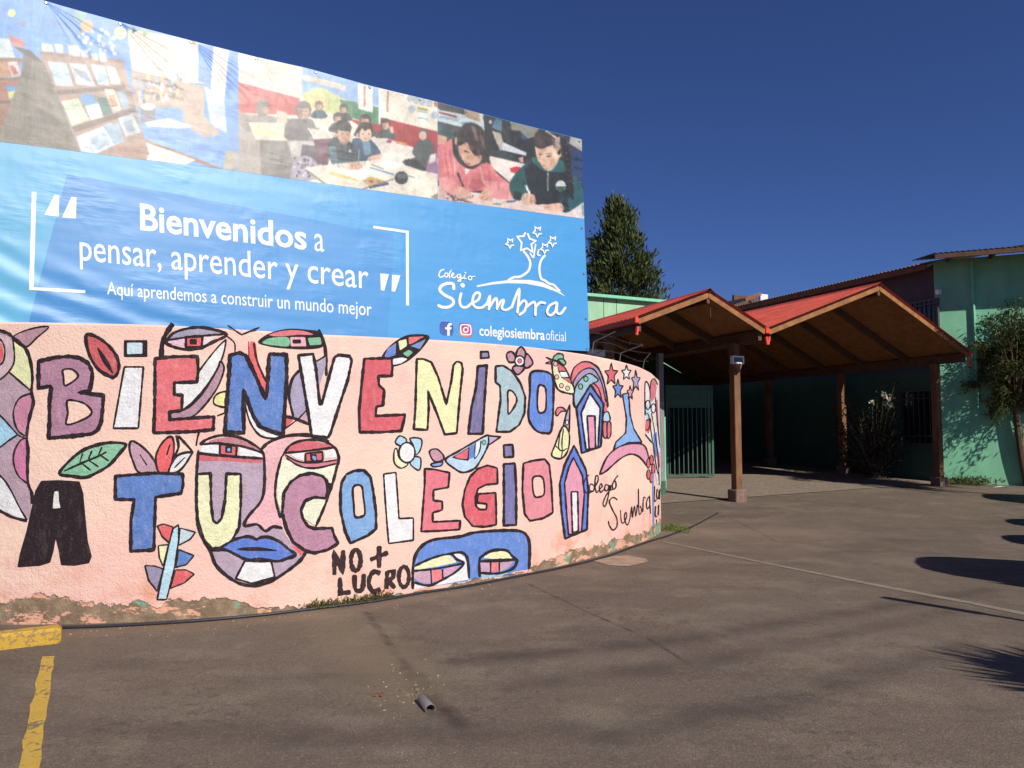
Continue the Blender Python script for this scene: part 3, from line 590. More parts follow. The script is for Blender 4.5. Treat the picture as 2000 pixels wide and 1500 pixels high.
def ribbon(c, strokes, off):
    V = []; Fs = []; k = CR[c][2]
    for si, (pts, w, sm, cl) in enumerate(strokes):
        P = T(c, pts); P = catmull(P, 8, cl) if sm else P
        P = cleanpoly(densify(P, 4, cl)); N = len(P); L = []; Rr = []
        for i in range(N):
            a = P[(i - 1) % N] if cl or i else P[0]; b_ = P[(i + 1) % N] if cl or i < N - 1 else P[-1]
            d1 = P[i] - a; d2 = b_ - P[i]
            if d1.length < 1e-6: d1 = d2
            if d2.length < 1e-6: d2 = d1
            d1 = d1.normalized(); d2 = d2.normalized(); t = (d1 + d2); t = t.normalized() if t.length > 1e-3 else d1
            n = Vector((-t.y, t.x)); hw = w * k / 2 / max(.65, abs(n.dot(Vector((-d1.y, d1.x)))))
            L.append(P[i] + n * hw); Rr.append(P[i] - n * hw)
        if not cl and sm:      # round ends
            for e, d in ((0, -1), (N - 1, 1)):
                pass
        b = len(V); o2 = off + .0009 * si
        V += [bpos(p.x, p.y, o2 + 4e-6 * (i_ % N)) for i_, p in enumerate(L + Rr)]
        Fs += [(b + i, b + (i + 1) % N, b + N + (i + 1) % N, b + N + i) for i in range(N if cl else N - 1)]
        if not cl and sm:
            for e in (0, N - 1):
                c0 = len(V); V += [bpos(P[e].x + math.cos(a * .5236) * w * k / 2, P[e].y + math.sin(a * .5236) * w * k / 2, o2 + .0006 + .0001 * (e > 0)) for a in range(12)]; Fs.append(tuple(range(c0, c0 + 12)))
    return V, Fs
def blines(name, c, strokes, rgb=(238, 238, 240), off=.003):
    V, Fs = ribbon(c, strokes, off); return mesh(name, V, Fs, vinyl(rgb), broot)
W_ = (238, 238, 240)
sheet_grid('slogan_panel', list(np.linspace(0, 1, 30)), lambda x: (0, 1), 20, lambda a, b: (60, 134, 208), .001) if False else None
def quadgrid(name, TL, TR, BR, BL, n, m, colour, off, keep=None):
    V = []; P = []
    for i in range(n + 1):
        for j in range(m + 1):
            s = i / n; t = j / m
            p = [(TL[k] * (1 - s) + TR[k] * s) * (1 - t) + (BL[k] * (1 - s) + BR[k] * s) * t for k in (0, 1)]
            V.append(bpos(p[0], p[1], off)); P.append((s, t))
    q = m + 1; Fs = [(i * q + j, i * q + j + 1, (i + 1) * q + j + 1, (i + 1) * q + j) for i in range(n) for j in range(m)]
    if keep: Fs = [f for f in Fs if all(keep(*P[i]) for i in f)]
    o = mesh(name, V, Fs, vinyl(attr=True), broot)
    C = np.array([colour(*p) for p in P], dtype=np.float32) / 255
    C = np.where(C <= .04045, C / 12.92, ((C + .055) / 1.055) ** 2.4) * .68
    a = o.data.color_attributes.new('print', 'FLOAT_COLOR', 'POINT'); a.data.foreach_set('color', np.c_[C, np.ones(len(C))].astype(np.float32).ravel())
    return o
quadgrid('slogan_panel', (131, 340), (771, 459), (756, 672), (56, 630), 16, 10, lambda s, t: lerp3((74, 148, 212), (78, 158, 224), s), .0012)
blines('bracket', 'M', [('222,150 204,790', 30, False, False), ('190,778 555,800', 20, False, False)])
blines('bracket', 'N', [('762,378 993,412', 18, False, False), ('984,405 985,890', 20, False, False)])
bpoly('quotation_mark', 'M', ['355,168 385,172 382,310 290,300', '465,182 498,186 494,323 405,315'], W_)
bpoly('quotation_mark', 'N', ['808,680 865,685 835,793 812,790', '885,688 940,693 905,800 882,797'], W_)
def lettering(text, base, asc, bold=0.0, off=.003):
    cu = bpy.data.curves.new('lettering', 'FONT'); cu.body = text; cu.size = 1; cu.offset = bold; cu.resolution_u = 3; cu.fill_mode = 'FRONT'
    ob = bpy.data.objects.new('lettering', cu); COL.objects.link(ob); bpy.context.view_layer.update()
    me = bpy.data.meshes.new_from_object(ob.evaluated_get(bpy.context.evaluated_depsgraph_get()))
    big_ = max(v.co.y for v in me.vertices)
    bpy.data.objects.remove(ob); bpy.data.curves.remove(cu)
    xs = [v.co.x for v in me.vertices]; x0 = min(xs); x1 = max(xs); A = big_
    for v in me.vertices:
        t = (v.co.x - x0) / (x1 - x0); vv = v.co.y / A
        bx = base[0][0] + (base[1][0] - base[0][0]) * t; by = base[0][1] + (base[1][1] - base[0][1]) * t; h = asc[0] + (asc[1] - asc[0]) * t
        v.co = bpos(bx - vv * h * .02, by - vv * h, off)
    o = link('lettering', me, broot, vinyl(W_)); o['label'] = 'white line reading "%s"' % text
    return o
lettering('Bienvenidos', ((274, 448), (599, 487)), (51, 48), .022)
lettering('a', ((614, 490), (633, 492)), (34, 34))
lettering('pensar, aprender y crear', ((156, 508), (720, 564)), (53, 49), .004)
lettering('Aquí aprendemos a construir un mundo mejor', ((209, 575), (726, 617)), (25, 27), .004)
lettering('colegiosiembra', ((936, 655), (1064, 664)), (20, 20), .022)
lettering('oficial', ((1066, 664), (1105, 667)), (20, 19))
bpoly('logo', 'L', ['615,765 800,725 1000,702 1200,705 1330,730 1430,780 1510,825 1580,885 1470,830 1330,780 1150,745 950,740 780,755 620,782'], W_)
S5 = lambda cx, cy, r: (star(cx, cy, r * .92, r * 1.12, math.pi * .12, .52)[:-0 or None], 17, False, False)
blines('logo', 'L', [('1128,398 1175,460 1197,530 1172,610 1090,668 1020,675 960,706', 26, True, False), ('1352,442 1310,500 1295,590 1312,685 1360,715 1400,745 1450,760 1512,822', 25, True, False),
    ('1145,188 1125,230 1053,235 1102,302 1092,385 1160,362 1222,405 1207,320 1255,280 1190,260 1166,200', 20, False, False), ('1252,322 1240,400 1228,462 1195,418', 18, True, False), ('1285,382 1275,430 1300,440', 18, True, False),
    S5(975, 307, 50), S5(1272, 182, 54), S5(1437, 287, 52), S5(1350, 362, 52)], off=.0034)
blines('lettering', 'L', [('258,592 225,605 205,650 222,675 262,660', 15, True, False), (ell(285, 652, 18, 22), 13, True, True), ('338,602 316,640 322,682', 14, True, False), ('346,664 366,642 352,630 340,668 368,682 396,662', 13, True, False), ('436,646 406,650 406,682 428,680 438,650 442,692 434,720 410,714 470,680', 13, True, False), ('484,650 476,688 500,692', 13, True, False), ('488,626 492,630', 16, True, False), (ell(540, 686, 18, 20), 13, True, True), ('556,674 592,668', 12, True, False)])['label'] = 'small script word Colegio'
blines('lettering', 'L', [('366,800 358,750 300,742 232,770 217,820 270,870 348,912 362,960 310,998 240,1000 202,982', 33, True, False), ('445,855 430,930 450,992 505,1000 562,955', 29, True, False), ('459,762 464,766', 46, True, False),
    ('562,962 630,920 648,862 618,842 580,880 570,950 602,1000 670,1004 722,965', 28, True, False), ('722,975 756,885 746,1022', 28, True, False), ('748,1010 800,925 830,912 834,1020', 27, True, False), ('836,1005 878,935 906,932 886,1008 930,1032 992,1000', 27, True, False), ('992,1000 1072,808 1054,1055', 29, True, False), ('1060,992 1120,932 1152,962 1130,1040 1078,1082', 28, True, False), ('1150,1000 1238,948 1248,1085', 28, True, False), ('1250,1000 1300,952 1350,958', 28, True, False), ('1470,950 1400,988 1375,1055 1410,1090 1460,1050 1482,960 1480,1055 1520,1072 1570,1010', 27, True, False)], off=.0036)['label'] = 'large script word Siembra'
rsq = lambda r: (lambda s, t: (max(abs(s - .5) - (.5 - r), 0)) ** 2 + (max(abs(t - .5) - (.5 - r), 0)) ** 2 <= r * r + 1e-6)
quadgrid('icon', (858.5, 627), (885.5, 630), (885.5, 657), (858.5, 654), 26, 26, lambda s, t: lerp3((66, 80, 170), (74, 112, 190), t), .002, rsq(.2))
bpoly('icon_mark', 'L', ['322,1172 347,1175 347,1196 330,1198 324,1206 323,1217 344,1217 341,1241 323,1241 323,1310 296,1310 296,1241 274,1241 274,1217 296,1217 297,1198 306,1180'], W_, .0026)
quadgrid('icon', (896, 629.5), (922, 632), (923, 659), (896.5, 656.5), 26, 26, lambda s, t: lerp3(lerp3((120, 70, 190), (206, 56, 130), min(1, s + t * .9)), (246, 176, 80), max(0, min(1, 1.35 * t - .75 * s - .25))), .002, rsq(.22))
blines('icon_mark', 'L', [('462,1190 532,1194 550,1214 554,1280 536,1298 466,1294 446,1274 442,1210', 14, True, True), (ell(497, 1246, 25, 26), 14, True, True), ('526,1213 529,1215', 13, True, False)], off=.0026)
# ---- the printed photographs: flat shapes rasterised as ink on a fine grid
RX0, RY0, RW, RH = -270, -110, 1430, 560
INK = np.zeros((RH, RW, 3), np.float32) + np.array((110, 160, 225), np.float32)
def ink(c, pts, rgb, sm=False, clip=None, al=1.0):
    P = T(c, pts); P = catmull(P, 5, True) if sm else P
    x = np.array([p.x - RX0 for p in P]); y = np.array([p.y - RY0 for p in P])
    x0, x1 = max(int(x.min()) - 1, 0), min(int(x.max()) + 2, RW); y0, y1 = max(int(y.min()) - 1, 0), min(int(y.max()) + 2, RH)
    if clip: x0 = max(x0, clip[0] - RX0); x1 = min(x1, clip[1] - RX0)
    if x1 <= x0 or y1 <= y0: return
    cov = np.zeros((y1 - y0, x1 - x0), np.float32)
    for oy in (.25, .75):
        for ox in (.25, .75):
            gx, gy = np.meshgrid(np.arange(x0, x1) + ox, np.arange(y0, y1) + oy); ins = np.zeros(gx.shape, bool)
            for i in range(len(x)):
                xa, ya, xb, yb = x[i - 1], y[i - 1], x[i], y[i]
                if ya == yb: continue
                c_ = (ya > gy) != (yb > gy); ins ^= c_ & (gx < (xb - xa) * (gy - ya) / (yb - ya) + xa)
            cov += ins * .25
    blk = INK[y0:y1, x0:x1]; blk += (np.array(rgb, np.float32) - blk) * cov[..., None] * al
def streaks(c, poly, n, L, ang, rgb, clip, al=.45, w=4, seed=1):
    q = np.random.default_rng(seed); P = np.array([float(v) for v in poly.replace(',', ' ').split()]).reshape(-1, 2); lo = P.min(0); hi = P.max(0); k = 0
    while k < n:
        p = lo + (hi - lo) * q.random(2); ins = False
        for i in range(len(P)):
            (xa, ya), (xb, yb) = P[i - 1], P[i]
            if (ya > p[1]) != (yb > p[1]) and p[0] < (xb - xa) * (p[1] - ya) / (yb - ya) + xa: ins = not ins
        k += 1
        if not ins: continue
        a = ang + q.normal(0, .22); l = L * q.uniform(.4, 1); d = np.array((math.cos(a), math.sin(a))) * l / 2; m = np.array((-d[1], d[0])) / l * w * q.uniform(.5, 1.4)
        ink(c, [tuple(p - d), tuple(p + m), tuple(p + d), tuple(p - m)], rgb, False, clip, al)
def inks(c, lst, clip):
    for it in lst: ink(c, it[0], it[1], len(it) > 2, clip)
DOT = lambda cx, cy, r, q=1: ell(cx, cy, r, r * q, 10)
c1 = (-270, 465); c2 = (465, 855); c3 = (855, 1160)
inks('X', [('-900,-400 1560,-100 1560,1200 -900,1200', (104, 156, 226)), ('830,190 1400,280 1560,330 1560,600 1300,540 1200,540 860,460', (228, 222, 206)), ('-900,-400 -100,-100 -100,300 -900,300', (120, 170, 230)),
 ('1290,280 1392,300 1372,560 1290,530', (104, 152, 222)), ('1390,300 1492,320 1460,680 1370,640', (226, 222, 212)), ('1490,320 1560,340 1560,900 1460,660', (104, 152, 226)), ('1330,560 1460,640 1480,900 1380,860', (196, 210, 232)),
 ('858,455 1200,535 1332,560 1320,820 1180,800 1150,715 870,700', (186, 166, 148)), ('865,500 1195,575 1195,590 862,515', (150, 128, 110)), ('865,580 1195,640 1195,655 862,595', (150, 128, 110)),
 ('870,705 1150,700 1400,830 1560,900 1560,1120 1450,1100 1280,1040 930,905', (116, 162, 236)), ('940,905 1290,1035 1460,1100 1460,1120 940,925', (150, 110, 80)), ('940,925 1275,1042 1190,1080 955,1045', (232, 220, 208)),
 ('1200,560 1330,580 1330,760 1420,850 1430,880 1330,900 1230,830 1190,780', (186, 164, 146)), ('940,790 1100,770 1250,820 1200,838 960,822', (224, 222, 206)), ('1470,970 1560,1000 1560,1130 1450,1100', (176, 168, 150)),
 ('912,700 1010,700 1012,785 920,802', (128, 122, 128)), (DOT(962, 695, 48, .5), (226, 224, 222)), ('250,335 480,350 800,395 930,870 972,1000 945,1050 690,1010 520,990 400,680', (168, 138, 122)), ('255,330 800,388 812,412 262,352', (140, 118, 106)),
 ('310,400 430,410 480,562 365,560', (186, 208, 222)), ('450,410 560,420 622,560 500,552', (206, 208, 206)), ('470,440 560,470 600,540 520,500', (140, 160, 176)), ('590,420 680,430 712,552 640,552', (212, 222, 228)), ('630,470 690,480 700,530 640,540', (150, 185, 205)), ('690,430 750,440 790,550 720,547', (222, 216, 200)),
 ('365,588 810,556 822,580 378,618', (112, 96, 86)), ('400,660 510,640 582,780 470,822', (200, 216, 180)), ('430,720 520,690 560,770 480,800', (222, 226, 206)), ('520,620 600,610 672,760 590,782', (88, 150, 216)), ('552,690 642,672 672,762 590,782', (226, 228, 230)), ('632,640 690,632 732,742 672,752', (80, 122, 112)), ('680,580 740,580 792,710 740,742', (216, 206, 190)), ('700,620 745,620 770,690 730,700', (180, 140, 110)), ('765,600 810,590 847,702 800,712', (150, 176, 192)),
 ('468,828 880,698 892,726 488,864', (116, 98, 88)), ('498,890 720,800 802,922 620,1004 530,992', (204, 218, 228)), ('580,900 680,850 720,930 640,980', (170, 190, 206)), ('670,820 770,800 812,922 740,942', (150, 176, 196)), ('768,770 862,740 917,862 820,892', (186, 202, 208)), ('800,800 850,780 880,850 830,860', (140, 160, 170)), ('690,1002 930,868 972,1000 948,1052', (166, 132, 116)),
 ('268,280 340,290 352,342 275,335', (196, 196, 192)), ('358,285 408,290 412,350 366,346', (212, 208, 204)), ('440,292 510,300 522,372 450,362', (214, 206, 200)), ('524,322 568,328 574,376 530,372', (180, 190, 196)), ('590,345 634,352 642,397 598,392', (206, 206, 200)), ('645,340 686,346 696,402 652,398', (222, 216, 212)),
 ('-300,230 60,250 102,380 -300,372', (192, 206, 208)), ('-300,372 130,378 180,400 140,405 -300,395', (120, 84, 60)), ('-300,400 120,400 142,500 -300,512', (176, 128, 88)), ('48,405 110,400 142,492 80,502', (206, 192, 192)), ('60,430 90,425 120,480 90,490', (170, 90, 80)), ('-300,512 140,505 135,525 -300,530', (110, 76, 56)), ('-300,530 130,522 112,660 -300,672', (154, 98, 72)), ('38,560 112,555 92,642 60,652', (82, 132, 192)), ('50,600 100,590 85,640 60,645', (210, 200, 110)), ('-300,665 100,655 95,675 -300,682', (96, 64, 48)), ('-300,684 92,678 20,842 -300,842', (144, 88, 66)), ('-300,842 20,842 0,925 -300,900', (110, 80, 66)),
 ('175,325 282,400 350,560 524,995 -30,930 60,700 138,480', (120, 112, 100)), ('88,300 200,330 275,405 205,385 150,352', (56, 52, 50)), ('150,350 215,385 175,560 140,480', (94, 88, 80)), ('52,225 150,260 165,310 85,300', (196, 120, 116)), (DOT(150, 155, 22), (120, 130, 160)),
 (DOT(565, 170, 42), (222, 172, 128)), (DOT(785, 215, 41), (238, 230, 156)), (DOT(520, 98, 44), (142, 186, 186)), (DOT(75, 85, 26), (236, 224, 140)), ('858,165 895,200 862,218', (32, 92, 72)), ('905,170 985,210 940,240', (150, 176, 130))]
 + [(DOT(random.uniform(480, 760), random.uniform(190, 350), random.uniform(6, 15)), random.choice(((226, 214, 226), (236, 214, 196), (206, 224, 240), (240, 232, 190)))) for _ in range(34)]
 + [(DOT(random.uniform(870, 1180), random.uniform(490, 660), random.uniform(8, 16), 1.4), random.choice(((206, 206, 206), (150, 170, 206), (220, 200, 150), (206, 150, 130), (120, 110, 110)))) for _ in range(60)], c1)
def kid(cx, cy, r, hair, cloth, skin=(214, 174, 148), w=2.0, h=3.0, face=True):
    lo_ = tuple(v * .8 for v in skin); cd = tuple(v * .75 for v in cloth)
    if not face: return [([(cx - r * w * .7, cy + r * 1.3), (cx, cy + r * .9), (cx + r * w * .7, cy + r * 1.3), (cx + r * w, cy + r * h), (cx - r * w, cy + r * h)], cloth, 1), (ell(cx, cy, r * .9, r * 1.15), hair), (ell(cx + r * .4, cy + r * .3, r * .35, r * .5), skin)]
    return [([(cx - r * w * .7, cy + r * 1.3), (cx, cy + r * .9), (cx + r * w * .7, cy + r * 1.3), (cx + r * w, cy + r * h), (cx - r * w, cy + r * h)], cloth, 1), (ell(cx, cy - r * .15, r * 1.12, r * 1.28), hair), (ell(cx, cy + r * .12, r * .8, r * .98), skin), (ell(cx, cy - r * .85, r * .95, r * .5), hair), (ell(cx - r * .42, cy + r * .3, r * .34, r * .7), lo_), (ell(cx + r * .16, cy - r * .05, r * .6, r * .09), lo_), (ell(cx + r * .2, cy + r * .55, r * .24, r * .09), lo_), (ell(cx - r * .95, cy + r * 2.3, r * .5, r * .9), cd), (ell(cx + r * .2, cy + r * 1.5, r * .3, r * .5), cd)]
inks('Y', [('200,-100 1900,300 1900,1200 200,1100', (230, 222, 206)), ('200,225 742,370 722,500 200,480', (206, 110, 104)), ('200,480 650,520 900,700 900,1000 660,1010 200,960', (170, 160, 150)), ('430,700 640,700 690,860 660,1010 440,975', (134, 128, 122)),
 ('758,120 1362,270 1362,430 758,345', (152, 186, 222)), ('770,180 1102,268 1102,312 770,226', (226, 212, 196)), ('760,335 850,290 930,290 1000,330 1100,380 1170,400 1150,520 800,450', (206, 216, 152)), ('1050,380 1200,400 1362,440 1362,580 1140,520', (72, 132, 94)), ('820,330 900,320 960,400 940,450 830,430', (226, 206, 150)),
 ('1195,252 1312,280 1312,482 1200,452', (236, 228, 220)), ('1360,282 1830,385 1830,640 1360,532', (234, 224, 206)), ('1130,530 1362,575 1362,515 1830,632 1830,840 1500,740 1300,650', (168, 40, 46)), ('1360,300 1372,300 1372,575 1360,575', (236, 236, 236)), ('200,250 262,250 262,960 200,950', (150, 180, 226))]
 + [(DOT(x, y, 27, 1.15), (176, 184, 190)) for x, y in ((1605, 368), (1650, 382), (1700, 396), (1755, 408), (1615, 456), (1792, 502))] + [('1660,436 1742,452 1742,470 1660,454', (150, 160, 60)), ('1660,462 1742,478 1742,486 1660,470', (90, 160, 200)), ('1664,512 1740,528 1740,540 1664,524', (120, 180, 215)), ('1785,390 1830,400 1830,450 1795,430', (190, 120, 70)), ('1425,310 1440,312 1430,420 1440,480 1420,470', (170, 120, 110)), ('1240,270 1256,275 1250,340 1256,420 1242,440', (206, 130, 110))]
 + kid(450, 440, 62, (150, 136, 128), (156, 148, 144), (196, 168, 146), face=False) + [('340,555 620,560 645,700 400,692', (226, 214, 190)), ('360,600 640,640 640,660 380,660', (236, 226, 170)), ('560,460 640,480 640,560 570,560', (214, 190, 170))]
 + kid(770, 470, 58, (130, 116, 112), (136, 130, 128), (206, 170, 150)) + [('640,560 720,530 880,640 890,690 640,690', (128, 122, 122), 1)] + kid(892, 430, 30, (120, 104, 100), (84, 104, 112)) + kid(1085, 452, 30, (70, 60, 60), (66, 66, 72))
 + [('840,530 962,540 965,605 870,600', (230, 222, 206)), ('800,600 942,620 952,692 860,702', (226, 216, 200))] + kid(1040, 525, 34, (80, 70, 70), (74, 70, 74)) + kid(1252, 545, 40, (66, 56, 56), (60, 66, 72)) + kid(1412, 575, 36, (60, 52, 52), (62, 74, 78)) + [('1440,590 1470,590 1475,640 1450,640', (222, 184, 158))]
 + [('1310,678 1420,680 1650,758 1640,822 1560,826 1380,745', (226, 214, 202)), ('1480,820 1510,820 1510,860 1480,860', (210, 204, 200)), (DOT(1440, 705, 22, .6), (150, 50, 70)), ('1490,700 1580,720 1570,740 1490,720', (190, 150, 80))]
 + [('1650,720 1700,690 1762,702 1795,780 1742,935 1560,880 1560,850 1640,830 1620,790', (74, 84, 84), 1), ('1560,850 1660,850 1740,935 1560,890', (40, 42, 44)), (ell(1708, 650, 42, 46), (88, 84, 86)), (ell(1702, 660, 30, 36), (212, 172, 148)), ('1740,850 1810,790 1825,960 1730,940', (160, 120, 150)), ('1760,810 1800,800 1800,860 1750,880', (220, 214, 206))]
 + [('670,710 760,700 860,705 960,690 950,830 900,820 700,810', (196, 192, 186), 1), ('760,730 860,740 900,880 740,900', (92, 84, 92)), ('850,690 1000,680 960,900 880,880', (110, 70, 84)), (ell(780, 920, 105, 105), (176, 168, 178))] + [(DOT(780 + random.uniform(-80, 80), 915 + random.uniform(-80, 80), 9), random.choice(((96, 84, 120), (226, 222, 226), (130, 120, 150), (70, 66, 80)))) for _ in range(40)]
 + [('1150,700 1230,680 1300,695 1375,800 1312,860 1170,870', (52, 78, 104), 1), ('1225,700 1290,700 1300,800 1250,820', (100, 140, 160)), (ell(1255, 605, 66, 52), (44, 38, 40)), (ell(1255, 650, 50, 58), (226, 186, 158)), ('1195,620 1225,595 1250,625 1290,600 1315,630 1300,580 1210,580', (44, 38, 40)), (ell(1235, 645, 7, 5), (60, 44, 40)), (ell(1280, 648, 7, 5), (60, 44, 40)), ('1235,680 1275,682 1255,694', (176, 90, 84)), (ell(1192, 655, 9, 16), (206, 166, 140)), ('1275,830 1380,805 1375,865 1290,872', (222, 182, 156), 1)]
 + [('985,690 1050,665 1140,715 1200,800 1192,885 1130,925 1010,900 960,780', (44, 58, 62), 1), ('965,760 1025,750 1040,850 1135,868 1145,915 1010,895', (74, 110, 120), 1), (ell(1135, 780, 12, 12), (220, 220, 220)), (ell(1078, 600, 70, 64), (46, 42, 44)), (ell(1088, 650, 54, 66), (206, 160, 134)), ('1025,610 1035,570 1130,580 1140,640 1120,625 1060,620', (42, 38, 40)), (ell(1075, 645, 7, 5), (50, 38, 36)), (ell(1118, 652, 7, 5), (50, 38, 36)), ('1085,688 1120,692 1100,700', (170, 92, 86)), ('1045,690 1075,715 1130,700 1110,730 1070,730', (170, 128, 108)), (ell(1020, 655, 10, 20), (196, 150, 126))]
 + [('780,910 1000,882 1240,858 1420,836 1830,990 1830,1170 960,1045', (232, 222, 204)), ('800,925 960,1045 930,1040 790,930', (150, 130, 120)), ('975,955 1200,910 1312,950 1200,1024', (240, 234, 224)), ('1300,885 1430,850 1560,890 1440,930', (240, 236, 228)), ('1290,905 1480,960 1475,970 1285,912', (64, 120, 180)), ('1300,880 1400,918 1395,924 1298,886', (120, 90, 70)), ('1000,940 970,960 1200,1020 1210,1010', (226, 206, 120)), ('1138,885 1190,862 1232,890 1212,925 1145,925', (222, 178, 150), 1), ('1198,770 1208,770 1205,880 1195,880', (130, 170, 190)), ('1228,1010 1300,980 1432,1022 1300,1066', (196, 164, 100)), ('1280,1060 1432,1024 1440,1042 1290,1074', (52, 62, 112)), (DOT(1300, 1020, 20, .7), (170, 70, 60)), (DOT(1360, 1020, 16, .8), (120, 130, 80)), (DOT(1535, 990, 54, .98), (36, 46, 50)), ('1500,960 1570,955 1580,985 1510,1000', (80, 96, 100)), ('1220,1078 1480,995 1480,1000 1224,1084', (60, 60, 80)), ('1590,970 1640,985 1638,992 1588,978', (90, 120, 140)), ('1760,1140 1830,1100 1830,1170', (140, 130, 110))], c2)
